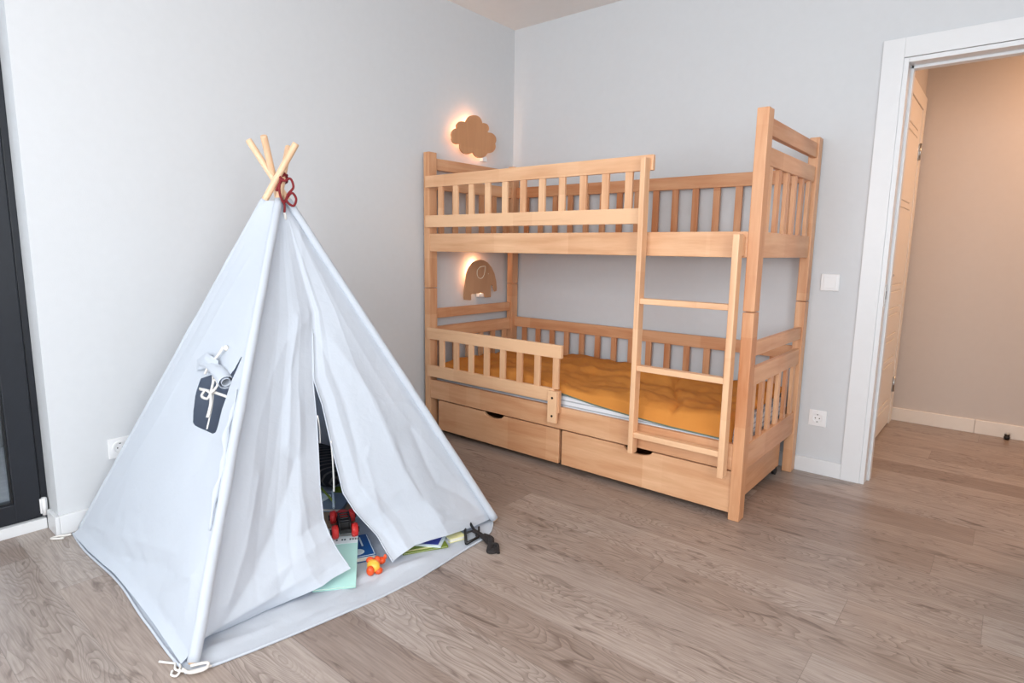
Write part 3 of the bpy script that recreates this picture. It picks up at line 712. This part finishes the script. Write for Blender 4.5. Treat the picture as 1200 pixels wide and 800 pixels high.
def seg_dist(p, poly):
    best = 9; 
    for a, c in zip(poly, poly[1:]):
        ax, ay = a; bx_, by_ = c; dx, dy = bx_-ax, by_-ay; L = dx*dx+dy*dy
        t = max(0, min(1, ((p[0]-ax)*dx+(p[1]-ay)*dy)/L)) if L else 0
        d = math.hypot(p[0]-ax-t*dx, p[1]-ay-t*dy)
        if d < best: best = d
    return best
def panel(G, normal, coord, creases, seed, edge_fade, amp=.006, bulge=0.0):
    nu, nv = len(G)-1, len(G[0])-1
    bm = bmesh.new(); V = []
    normal = Vector(normal).normalized()
    for i in range(nu+1):
        col = []
        for j in range(nv+1):
            p = G[i][j]; c2 = coord(p); s, q = i/nu, j/nv
            d = 0
            for poly, a, w in creases:
                dd = seg_dist(c2, poly)
                if dd < 5*w: d += .52*a*math.exp(-dd*dd/(w*w*.35+w*dd))*min(1, 5-dd/w)
            d += amp*noise.noise(Vector((c2[0]*6+seed, c2[1]*3.0, seed)))*2*q
            d += amp*.5*noise.noise(Vector((c2[0]*17+seed, c2[1]*6, seed+3)))*q
            d += amp*.9*noise.noise(Vector((c2[0]*12+c2[1]*10, c2[1]*24, seed+5)))*max(0, (q-.75)*4)
            d += bulge*math.sin(PI*s)*math.sin(PI*min(1, q*1.05)**1.3)
            d *= edge_fade(s, q)
            col.append(bm.verts.new(p+normal*d))
        V.append(col)
    for i in range(nu):
        for j in range(nv): bm.faces.new((V[i][j], V[i][j+1], V[i+1][j+1], V[i+1][j])).smooth = True
    return bm, V
def solid(o, t=.0016):
    return
    md = o.modifiers.new('cloth', 'SOLIDIFY'); md.thickness = t; md.offset = 0
def sm(x): x = max(0, min(1, x)); return x*x*(3-2*x)
IN = .010
def pole_edge(i, off, z0=ZB, z1=ZT, n=12):
    off = Vector(off); return [on_pole(i, z1+(z0-z1)*k/n)+off for k in range(n+1)]
# front, two door flaps; front normal points +x
nf = Vector((1, 0, .354))
topmid = (on_pole(1, ZT)+on_pole(2, ZT))/2+Vector((.004, 0, 0))
edgeL = pole_edge(1, (-.020, .014, 0))+[Vector(HEM_L[0])]
slitL = [topmid]+[Vector(p) for p in SLIT_L]
slitR = [topmid]+[Vector(p) for p in SLIT_R]
G = coons(edgeL, slitL, [edgeL[0], topmid], HEM_L, 110, 200)
bm, V = panel(G, nf, lambda p: (p.y, p.z), CREASES_L, 2, lambda s, q: sm(s/.10)*sm((1-s)/.08+(.2 if q > .36 else 0))*(1-.75*sm((q-.95)/.05)), .003, .003)
fl = obj('door_flap', bm, M_CANVAS, tent); solid(fl)
edgeR = pole_edge(2, (-.006, -.014, 0))+[Vector(HEM_R[-1])]
G2 = coons(slitR, edgeR, [topmid, edgeR[0]], HEM_R, 110, 200)
bm, V2 = panel(G2, nf, lambda p: (p.y, p.z), CREASES_R, 9, lambda s, q: sm(s/.08+(.2 if q > .36 else 0))*sm((1-s)/.10)*(1-.75*sm((q-.95)/.05)), .003, .005)
fr_ = obj('door_flap', bm, M_CANVAS, tent); solid(fr_)
# folded white facing along the right slit edge
bm = bmesh.new()
e = [Vector(v.co)+tent.location for v in fr_.data.vertices[:201]][72:]
tube(bm, [p+Vector((.002, -.001, 0)) for p in e[::2]], .0028, 6)
obj('seam', bm, M_CANVAS, fr_)
e = [Vector(fl.data.vertices[201*110+k].co)+tent.location for k in range(72, 201, 3)]
bm = bmesh.new(); tube(bm, e, .0022, 6); obj('seam', bm, M_CANVAS, fl)
# ties on the slit
bm = bmesh.new(); tp = Vector(SLIT_R[4])
tube(bm, smoothpath([tp+Vector((.004, 0, 0)), tp+Vector((.010, .0, -.05)), tp+Vector((.006, .004, -.10)), tp+Vector((.010, .002, -.155)), tp+Vector((.012, 0, -.185))], 5), .0035, 8, sx=1, sy=.5); obj('tie_cord', bm, M_WCORD, tent)
bm = bmesh.new(); tp = Vector(SLIT_L[3]); tube(bm, smoothpath([tp+Vector((.002, .003, .01)), tp+Vector((.0, .010, -.04)), tp+Vector((.004, .008, -.09))], 5), .003, 8, sx=1, sy=.5); obj('tie_cord', bm, M_WCORD, tent)
# left side panel (towards the camera's left) with a window hole
nl = Vector((0, -1, .43))
eA = pole_edge(0, (.008, -.012, 0), .03)+[Vector((.055, -2.660, .012))]
eB = pole_edge(1, (-.012, -.008, 0), .03)+[Vector((1.125, -2.700, .012))]
hemA = [(.055, -2.660, .012), (.25, -2.668, .014), (.5, -2.662, .020), (.7, -2.668, .016), (.9, -2.680, .014), (1.125, -2.700, .012)]
NA, NB = 190, 220
G3 = coons(eA, eB, [eA[0], eB[0]], hemA, NA, NB)
def lcoord(p): return (p.x, p.z)
bm, V3 = panel(G3, nl, lcoord, CREASES_A, 4, lambda s, q: sm(s/.08)*sm((1-s)/.08)*(1-.7*sm((q-.95)/.05)), .004, .002)
def inside(p, poly):
    r_ = False; n = len(poly)
    for i in range(n):
        a, c = poly[i], poly[(i+1) % n]
        if (a[1] > p[1]) != (c[1] > p[1]) and p[0] < (c[0]-a[0])*(p[1]-a[1])/(c[1]-a[1])+a[0]: r_ = not r_
    return r_
kill = [f_ for f_ in bm.faces if inside(lcoord(f_.calc_center_median()), WINDOW)]
rim = {v for f_ in kill for v in f_.verts}
bmesh.ops.delete(bm, geom=kill, context='FACES')
for v in bm.verts:
    if v in rim or (v.is_boundary and .45 < v.co.z < .8 and .5 < v.co.x < .9 and inside((v.co.x, v.co.z), [(p[0], p[1]) for p in WINDOW])):
        best = None
        for a, c in zip(WINDOW, WINDOW[1:]+WINDOW[:1]):
            dx, dy = c[0]-a[0], c[1]-a[1]; L = dx*dx+dy*dy
            t = max(0, min(1, ((v.co.x-a[0])*dx+(v.co.z-a[1])*dy)/L)) if L else 0
            q = (a[0]+t*dx, a[1]+t*dy); d = math.hypot(v.co.x-q[0], v.co.z-q[1])
            if best is None or d < best[0]: best = (d, q)
        if best and best[0] < .02:
            dz = best[1][1]-v.co.z; v.co.x = best[1][0]; v.co.z = best[1][1]; v.co.y += dz*.43
sp_ = obj('side_panel', bm, M_CANVAS, tent); solid(sp_)
# back and far side panels
hemC = [(1.16, -1.500, .010), (.6, -1.470, .014), (.055, -1.455, .014)]
eC = pole_edge(2, (-.004, .012, 0), .03)+[Vector(hemC[0])]; eD = pole_edge(3, (.004, .012, 0), .03)+[Vector(hemC[-1])]
bm, _ = panel(coons(eC, eD, [eC[0], eD[0]], hemC, 50, 60), (0, 1, .43), lambda p: (p.x, p.z), [], 6, lambda s, q: sm(s/.1)*sm((1-s)/.1), .006, .004)
o_ = obj('side_panel', bm, M_CANVAS, tent); solid(o_)
hemD = [(.040, -1.465, .014), (.035, -2.05, .014), (.040, -2.640, .014)]
eE = pole_edge(3, (-.010, 0, 0), .03)+[Vector(hemD[0])]; eF = pole_edge(0, (-.010, 0, 0), .03)+[Vector(hemD[-1])]
bm, _ = panel(coons(eE, eF, [eE[0], eF[0]], hemD, 50, 60), (-1, 0, .40), lambda p: (p.y, p.z), [], 8, lambda s, q: sm(s/.1)*sm((1-s)/.1), .004, .0)
o_ = obj('back_panel', bm, M_CANVAS, tent); solid(o_)
# pole sleeves
for i in range(4):
    bm = bmesh.new(); pts = []; rad = []
    for k in range(61):
        t = k/60; z = .016+(ZT+.004-.016)*t; p = on_pole(i, z)
        p = p+Vector((.0015*noise.noise(Vector((t*9, i, 0))), .0015*noise.noise(Vector((t*9, i, 4))), 0))
        pts.append(p); rad.append(.0142+.0014*noise.noise(Vector((t*14, i, 2)))+.002*(1-t))
    tube(bm, pts, rad, 18)
    s_ = obj('pole_sleeve', bm, M_CANVAS, tent)
# folded excess of the front-left sleeve hem
bm = bmesh.new(); pts = []; 
for k in range(30):
    t = k/29; p = on_pole(1, .30+.36*t); pts.append(p+Vector((-.013+.004*math.sin(t*17), -.017-.004*math.sin(t*11), 0)))
tube(bm, pts, [.002+.009*math.sin(PI*k/29)*(1+.5*math.sin(k*1.1)) for k in range(30)], 8)
obj('sleeve_fold', bm, M_CANVAS, tent)
# floor mat of the tent
MAT = [(.030, -2.655), (.2, -2.672), (.45, -2.668), (.66, -2.684), (.8, -2.676), (.92, -2.684), (1.04, -2.702), (1.145, -2.712), (1.185, -2.640), (1.207, -2.537), (1.230, -2.40), (1.246, -2.286), (1.262, -2.14), (1.269, -2.011), (1.262, -1.88), (1.239, -1.741), (1.215, -1.62), (1.190, -1.49), (.6, -1.445), (.030, -1.44)]
bm = bmesh.new(); NXm, NYm = 130, 130
import functools
def mat_y(x): return -2.655-.030*x-.012*math.sin(x*9)*.6-.018*sm((x-.85)/.3)
def mat_x(y):
    k = [(-2.72, 1.150), (-2.640, 1.185), (-2.537, 1.207), (-2.40, 1.230), (-2.286, 1.246), (-2.14, 1.262), (-2.011, 1.269), (-1.88, 1.262), (-1.741, 1.250), (-1.64, 1.246), (-1.58, 1.225), (-1.53, 1.190), (-1.49, 1.150), (-1.40, 1.10)]
    for (a, xa), (c, xc) in zip(k, k[1:]):
        if y <= c: return xa+(xc-xa)*max(0, (y-a)/(c-a))
    return 1.18
Vm = []
for i in range(NXm+1):
    col = []
    for j in range(NYm+1):
        q = j/NYm; s = i/NXm
        y0 = mat_y(s*1.17); y = y0+(-1.445-y0)*q; x = .030+(mat_x(y)-.030)*s
        out = sm((x-1.06)/.1)
        z = .005+.006*(noise.noise(Vector((x*14, y*9, 0)))+.5)+.016*out*max(0, noise.noise(Vector((x*20, y*7, 5))))
        ed = min(s, 1-s, q, 1-q)*16
        z = .0035+(z-.0035)*min(1, ed)
        z -= .006*math.exp(-((y+2.10)/.10)**2)*out
        col.append(bm.verts.new((x, y, max(.0015, z))))
    Vm.append(col)
for i in range(NXm):
    for j in range(NYm): bm.faces.new((Vm[i][j], Vm[i+1][j], Vm[i+1][j+1], Vm[i][j+1])).smooth = True
border = [Vector(Vm[i][0].co) for i in range(0, NXm+1, 2)]+[Vector(Vm[NXm][j].co) for j in range(2, NYm+1, 2)]
mat_o = obj('floor_mat', bm, M_CANVAS, tent)
bm = bmesh.new(); tube(bm, [p+Vector((0, 0, .0008)) for p in border], .0042, 8)
obj('piping', bm, M_CANVAS, mat_o)
# window cover rolled up, bands and bow
def shift(pts, d): n_ = nl.normalized(); return [Vector(p)+n_*d for p in pts]
bm = bmesh.new()
rp = smoothpath(shift(ROLL, .020), 6); nr = len(rp)
tube(bm, rp, [.010+.014*sm(k/(nr-1)*1.4) for k in range(nr)], 16, caps=False)
tube(bm, rp, [.004+.011*sm(k/(nr-1)*1.4) for k in range(nr)], 16, caps=False)
cr = obj('window_cover', bm, M_CANVAS, tent)
md = cr.modifiers.new('cloth', 'SOLIDIFY'); md.thickness = .0015
bm = bmesh.new()
wing = [Vector(p) for p in (ROLL[0], ROLL[1], ROLL[2])]
n_ = nl.normalized()
R0 = Vector(ROLL[0])
wq = [R0+Vector((-.055, 0, .010))+n_*.012, R0+Vector((.02, 0, .045))+n_*.010, Vector(ROLL[2])+Vector((0, 0, .035))+n_*.012, Vector(ROLL[3])+n_*.03, Vector(ROLL[1])+Vector((0, 0, -.01))+n_*.03, R0+Vector((-.030, 0, -.030))+n_*.022]
GW = coons([wq[0], wq[5]], [wq[2], wq[3]], [wq[0], wq[1], wq[2]], [wq[5], wq[4], wq[3]], 14, 8)
bw, _ = panel(GW, n_, lambda p: (p.x, p.z), [], 3, lambda s, q: 1, .006, .008)
wg = obj('cover_fold', bw, M_CANVAS, cr); solid(wg)
bm = bmesh.new(); tube(bm, smoothpath(shift(BAND_H, .004), 6), .0055, 8, sx=.35, sy=1); obj('window_band', bm, M_WCORD, tent)
bm = bmesh.new(); tube(bm, smoothpath(shift(BAND_V, .003), 6), .005, 8, sx=1, sy=.35, up=n_); obj('window_band', bm, M_WCORD, tent)
bm = bmesh.new(); tube(bm, smoothpath(shift(CORD_TOP, .024), 6), .0045, 8); ball(bm, shift(CORD_TOP[:1], .014)[0], .010, .008, .010); obj('cover_tie', bm, M_WCORD, tent)
bm = bmesh.new(); tube(bm, smoothpath(shift(BOW, .014), 6), .0045, 8); tube(bm, smoothpath(shift(TAIL, .016), 6), [.004+.006*k/12 for k in range(13)], 8, sx=1, sy=.4, up=n_); obj('bow', bm, M_WCORD, tent)
# red cord at the crossing
bm = bmesh.new()
cx = Vector((.602, -2.072, 1.352))
pts = []
for k in range(90):
    a = 2*PI*k/22; pts.append(cx+Vector((-.020+.026*math.cos(a), .022+.026*math.sin(a), -.012+.007*k/22+.005*math.sin(a*2))))
tube(bm, pts, .0042, 8)
cf = (cam.location if False else Vector((2.7088, -3.2631, 1.35))-cx).normalized()
side = Vector((0, 0, 1)).cross(cf).normalized()
def cp(a, c, d=.045): return cx+side*a+Vector((0, 0, c))+cf*d
tube(bm, smoothpath([cp(.01, .0), cp(.024, -.014, .055), cp(.045, -.005, .05), cp(.054, -.035, .05), cp(.035, -.06, .055), cp(.030, -.085, .05), cp(.052, -.10, .045), cp(.062, -.075, .05), cp(.048, -.055, .055), cp(.030, -.075, .05), cp(.018, -.09, .055), cp(.006, -.05, .06), cp(.012, -.005, .05)], 7), .0042, 8)
tube(bm, smoothpath([cp(.016, -.08, .055), cp(.022, -.10, .05), cp(.020, -.125, .045)], 6), .004, 8)
tube(bm, smoothpath([cp(.020, -.005, .05), cp(.005, -.03, .05), cp(-.004, -.05, .045)], 6), .005, 8)
rc = obj('cord', bm, M_CORD, tent)
bm = bmesh.new(); tube(bm, [cp(.020, -.125, .045), cp(.024, -.150, .044)], .005, 8); obj('cord_end', bm, M_WCORD, rc)
# cords at the pole feet
bm = bmesh.new()
f1 = Vector((1.150, -2.69, .0))
tube(bm, smoothpath([(1.060, -2.730, .004), (1.085, -2.715, .004), (1.112, -2.700, .005), (1.135, -2.705, .010), (1.150, -2.712, .012), (1.172, -2.692, .010), (1.190, -2.650, .010)], 6), .003, 8)
tube(bm, smoothpath([(1.105, -2.706, .006), (1.128, -2.716, .008), (1.150, -2.714, .010), (1.155, -2.724, .006), (1.140, -2.730, .005), (1.126, -2.722, .005)], 6), .003, 8)
tube(bm, smoothpath([(1.150, -2.705, .012), (1.180, -2.700, .014), (1.195, -2.668, .014), (1.178, -2.655, .016), (1.160, -2.690, .018)], 6), .004, 8)
obj('corner_cord', bm, M_WCORD, tent)
bm = bmesh.new(); tube(bm, smoothpath([(.050, -2.665, .010), (.034, -2.685, .006), (.020, -2.700, .005), (.022, -2.722, .005), (.040, -2.710, .005), (.055, -2.690, .006)], 6), .004, 8); obj('corner_cord', bm, M_WCORD, tent)

# ------------------------------------------------------------------ toys and books in the tent
def basis(o, a_dir, b_dir, n=None):
    a = Vector(a_dir).normalized(); b2 = Vector(b_dir); b2 = (b2-a*b2.dot(a)).normalized(); n_ = a.cross(b2)
    if n_.z < 0: n_ = -n_
    return lambda s, t, h: Vector(o)+a*s+b2*t+n_*h
def fbox(bm, F, s0, s1, t0, t1, h0, h1, mi=0):
    P = [bm.verts.new(F(s, t, h)) for s in (s0, s1) for t in (t0, t1) for h in (h0, h1)]
    fs = [bm.faces.new([P[i] for i in q]) for q in ((0, 1, 3, 2), (4, 6, 7, 5), (0, 4, 5, 1), (2, 3, 7, 6), (0, 2, 6, 4), (1, 5, 7, 3))]
    for g_ in fs: g_.material_index = mi
    bmesh.ops.recalc_face_normals(bm, faces=fs)
def book(name, label, cat, o, a, b2, L, Wd, T, cover, bits=(), group=None):
    """o: corner on the underside; a: length direction; b2: width direction"""
    F = basis(o, a, b2); t = thing(name, label, cat, o, group)
    bm = bmesh.new(); fbox(bm, F, 0, L, 0, Wd, 0, .0016); fbox(bm, F, 0, L, 0, Wd, T-.0016, T); fbox(bm, F, 0, L, Wd-.0018, Wd, .0016, T-.0016)
    obj('cover', bm, cover, t)
    bm = bmesh.new(); fbox(bm, F, .004, L-.004, .003, Wd-.002, .0017, T-.0017); obj('pages', bm, M_PAGE, t)
    for nm, mat, rects in bits:
        bm = bmesh.new()
        for r_ in rects: fbox(bm, F, r_[0], r_[1], r_[2], r_[3], T, T+.0006)
        obj(nm, bm, mat, t)
    return t
import itertools
rnd = random.Random(3)
# mint book; lower right corner near the viewer, leaning on the pile
mo = Vector((1.168, -2.178, .010))
ma = Vector((-.188, .148, .058))
mb = Vector((-.65, -.76, 0))
letters = []
x = .022
for wlen in (3, 1, 2, 4):
    for k in range(wlen): letters.append((.222, .231, .135-x-.006, .135-x)); x += .009
    x += .010
book('storybook', 'mint green storybook with pale top edge lying half under the left flap', 'book', mo, ma, mb, .246, .135, .009, M_MINT,
     (('title_band', M_PALE, [(.206, .245, .001, .134)]), ))
# small printed title on the pale band
F = basis(mo, ma, mb); bm = bmesh.new()
for l_ in letters: fbox(bm, F, l_[0], l_[1], l_[2], l_[3], .0096, .0100)
tt = [o for o in bpy.data.objects if o.name == 'storybook'][0]
obj('title', bm, M_INK, tt)
# blue book
BO = (1.070, -2.020, .008)
book('hardback_book', 'blue book with white print beside the toy car in the tent opening', 'book', BO, (-.90, .44, 0), (-.44, -.90, 0), .17, .12, .020, M_BLUE,
     (('print', M_PALE, [(.08, .15, .030, .036)]), ('border', M_PALE, [(.004, .166, .002, .005)]), ('border', M_PALE, [(.004, .007, .005, .118)])))
t_ = [o for o in bpy.data.objects if o.name == 'hardback_book'][0]
F = basis(BO, (-.90, .44, 0), (-.44, -.90, 0)); bm = bmesh.new()
prism(bm, [(.040+.022*math.cos(2*PI*k/20), .060+.026*math.sin(2*PI*k/20)) for k in range(20)], F, .020, .0207); obj('emblem', bm, M_PALE, t_)
# pile beneath
book('thick_book', 'thick brown covered volume under the front wheels of the toy car', 'book', (.80, -2.12, .007), (-.80, .55, 0), (.55, .80, 0), .24, .17, .060, M_BROWN)
book('picture_book', 'grey blue book lying at the back of the pile inside the tent', 'book', (.66, -2.03, .068), (-.60, .75, 0), (.75, .60, 0), .16, .13, .014, M_GREYBLUE)
book('picture_book', 'green and grey book lying flat near the dark cushion inside the tent', 'book', (.585, -1.86, .007), (-.85, .50, 0), (.50, .85, 0), .20, .14, .012, M_GREEN)
# dark striped cushion at the back
bm = bmesh.new(); 
r_ = bmesh.ops.create_grid(bm, x_segments=24, y_segments=24, size=1); base = list(bm.verts)
bm.free(); bm = bmesh.new()
Vt = {}
for sgn in (1, -1):
    for i in range(25):
        for j in range(25):
            a, c = i/12-1, j/12-1; h = .050*((1-a**4)*(1-c**4))**.5 if abs(a) < 1 and abs(c) < 1 else 0
            if sgn == -1 and h == 0: Vt[(sgn, i, j)] = Vt[(1, i, j)]; continue
            k = 1-.06*(a*a*c*c)
            p = Vector((a*.15*k, c*.17*k, sgn*h)); p = Matrix.Rotation(.6, 4, 'Z') @ Matrix.Rotation(.25, 4, 'Y') @ p
            Vt[(sgn, i, j)] = bm.verts.new(p+Vector((.26, -1.72, .085)))
for sgn in (1, -1):
    for i in range(24):
        for j in range(24):
            q = [Vt[(sgn, i, j)], Vt[(sgn, i+1, j)], Vt[(sgn, i+1, j+1)], Vt[(sgn, i, j+1)]]
            if sgn < 0: q = q[::-1]
            bm.faces.new(q).smooth = True
tag(obj('cushion', bm, M_STRIPED), 'dark striped cushion at the back inside the tent', 'cushion')
# magazines under the right flap
book('magazine', 'olive green magazine sticking out under the right door flap', 'magazine', (1.200, -1.790, .009), (-.47, -.88, 0), (-.88, .47, 0), .17, .15, .006, M_GREEN, (('print', M_LEMON, [(.02, .16, .010, .018)]),))
book('magazine', 'indigo and white magazine lying on the olive green one under the right flap', 'magazine', (1.192, -1.822, .0165), (-.85, -.53, 0), (-.53, .85, 0), .13, .085, .006, M_PALE, (('picture', M_NAVY, [(.012, .12, .010, .075)]),))
book('notepad', 'pale yellow paper pad peeking out beside the indigo magazine', 'notepad', (1.200, -1.700, .007), (-.30, -.95, 0), (-.95, .30, 0), .065, .10, .016, M_LEMON)
book('picture_book', 'white and teal thin book lying behind the toy car in the tent', 'book', (.60, -2.10, .084), (-.30, .95, 0), (.95, .30, 0), .17, .09, .010, M_PALE, (('picture', M_GREYBLUE, [(.02, .12, .01, .08)]),))
for i, (a, c, mt_, nm) in enumerate((((.70, -1.94, .088), (.52, -1.90, .105), M_GREEN, 'green'), ((.74, -1.97, .088), (.60, -1.88, .100), M_PALE, 'pale grey'))):
    bm = bmesh.new(); tube(bm, [a, Vector(a).lerp(Vector(c), .9), c], [.005, .005, .001], 6)
    tag(obj('crayon', bm, mt_), nm+' crayon lying on the books at the back of the tent pile', 'crayon')
# toy car
tc = thing('toy_car', 'black toy monster truck with red wheels on the books in the tent', 'toy car', (.895, -2.02, .0))
cd = Vector((-.86, .51, 0)).normalized(); cs = Vector((.51, .86, 0)).normalized(); co = Vector((.958, -2.070, .094))
FC = lambda s, t, h: co+cd*s+cs*t+Vector((0, 0, h))
for s in (0, .125):
    for t in (-.034, .034):
        bm = bmesh.new(); tube(bm, [FC(s, t-.012, .005), FC(s, t-.009, .005), FC(s, t+.009, .005), FC(s, t+.012, .005)], [.018, .024, .024, .018], 24)
        for k in range(14):
            a = 2*PI*k/14; c3 = FC(s+.023*math.cos(a), t, .005+.023*math.sin(a)); ball(bm, c3, .0025, .006, .0025, 1)
        w_ = obj('wheel', bm, M_RED, tc)
        bm = bmesh.new(); sg = 1 if t > 0 else -1; tube(bm, [FC(s, t+sg*.012, .005), FC(s, t+sg*.0165, .005)], .010, 14); obj('hub', bm, M_BLACK, w_)
bm = bmesh.new(); fbox(bm, FC, -.02, .145, -.020, .020, .004, .018); fbox(bm, FC, -.004, .004, -.03, .03, .001, .009); fbox(bm, FC, .121, .129, -.03, .03, .001, .009)
for s in (.0, .022, .044, .066): tube(bm, [FC(s, -.024, .018), FC(s, -.018, .044), FC(s, .018, .044), FC(s, .024, .018)], .003, 6)
for t in (-.018, .018): tube(bm, [FC(-.015, t, .018), FC(.0, t, .044), FC(.07, t, .044), FC(.10, t, .020)], .003, 6)
obj('chassis', bm, M_BLACK, tc)
bm = bmesh.new(); tube(bm, [FC(.055, 0, .020), FC(.075, 0, .024), FC(.12, 0, .024), FC(.15, 0, .016)], [.016, .024, .022, .012], 12, sx=1, sy=.5); obj('body', bm, M_RED, tc)
bm = bmesh.new(); fbox(bm, FC, .0, .045, -.015, .015, .018, .038); obj('engine', bm, M_BLACK, tc)
# orange toy
to = thing('toy_creature', 'small orange and yellow plastic toy on the mat at the tent opening', 'toy', (1.130, -2.075, .006))
bm = bmesh.new(); ball(bm, (1.130, -2.078, .030), .026, .020, .022, 3); obj('body', bm, M_YELLOW, to)
bm = bmesh.new()
for p, s in (((1.118, -2.052, .034), (.015, .013, .018)), ((1.142, -2.100, .026), (.015, .013, .018)), ((1.150, -2.072, .018), (.014, .015, .012)), ((1.108, -2.075, .042), (.014, .014, .012))): ball(bm, p, *s, 2)
obj('shell', bm, M_ORANGE, to)
bm = bmesh.new(); ball(bm, (1.118, -2.034, .028), .014, .014, .013, 3); ball(bm, (1.128, -2.026, .042), .006, .006, .010, 2); obj('head', bm, M_ORANGE, to)
# black strap with buckle beside the mat
st = thing('buckle_strap', 'black webbing strap with plastic buckle across the mat corner', 'strap', (1.25, -1.66, 0))
bm = bmesh.new()
def loop(pts, closed=True):
    P = [Vector(p) for p in pts]
    if closed: P.append(P[0])
    tube(bm, P, .0058, 6)
loop([(1.236, -1.732, .013), (1.150, -1.652, .040), (1.168, -1.640, .042), (1.238, -1.668, .016)])
tube(bm, [(1.195, -1.693, .028), (1.208, -1.656, .030)], .004, 6)
obj('buckle', bm, M_BLACK, st)
bm = bmesh.new()
tube(bm, smoothpath([(1.205, -1.66, .030), (1.235, -1.650, .018), (1.262, -1.655, .012), (1.292, -1.665, .008), (1.320, -1.672, .010), (1.345, -1.690, .008), (1.330, -1.705, .006), (1.318, -1.690, .012), (1.305, -1.668, .018), (1.275, -1.640, .014), (1.240, -1.640, .014)], 7), .012, 8, sx=1, sy=.5)
tube(bm, smoothpath([(1.225, -1.665, .016), (1.215, -1.640, .020), (1.190, -1.612, .022)], 6), .004, 6)
tube(bm, smoothpath([(1.310, -1.680, .016), (1.335, -1.670, .020), (1.350, -1.680, .010), (1.362, -1.692, .004)], 6), .006, 6)
obj('webbing', bm, M_STRAP, st)
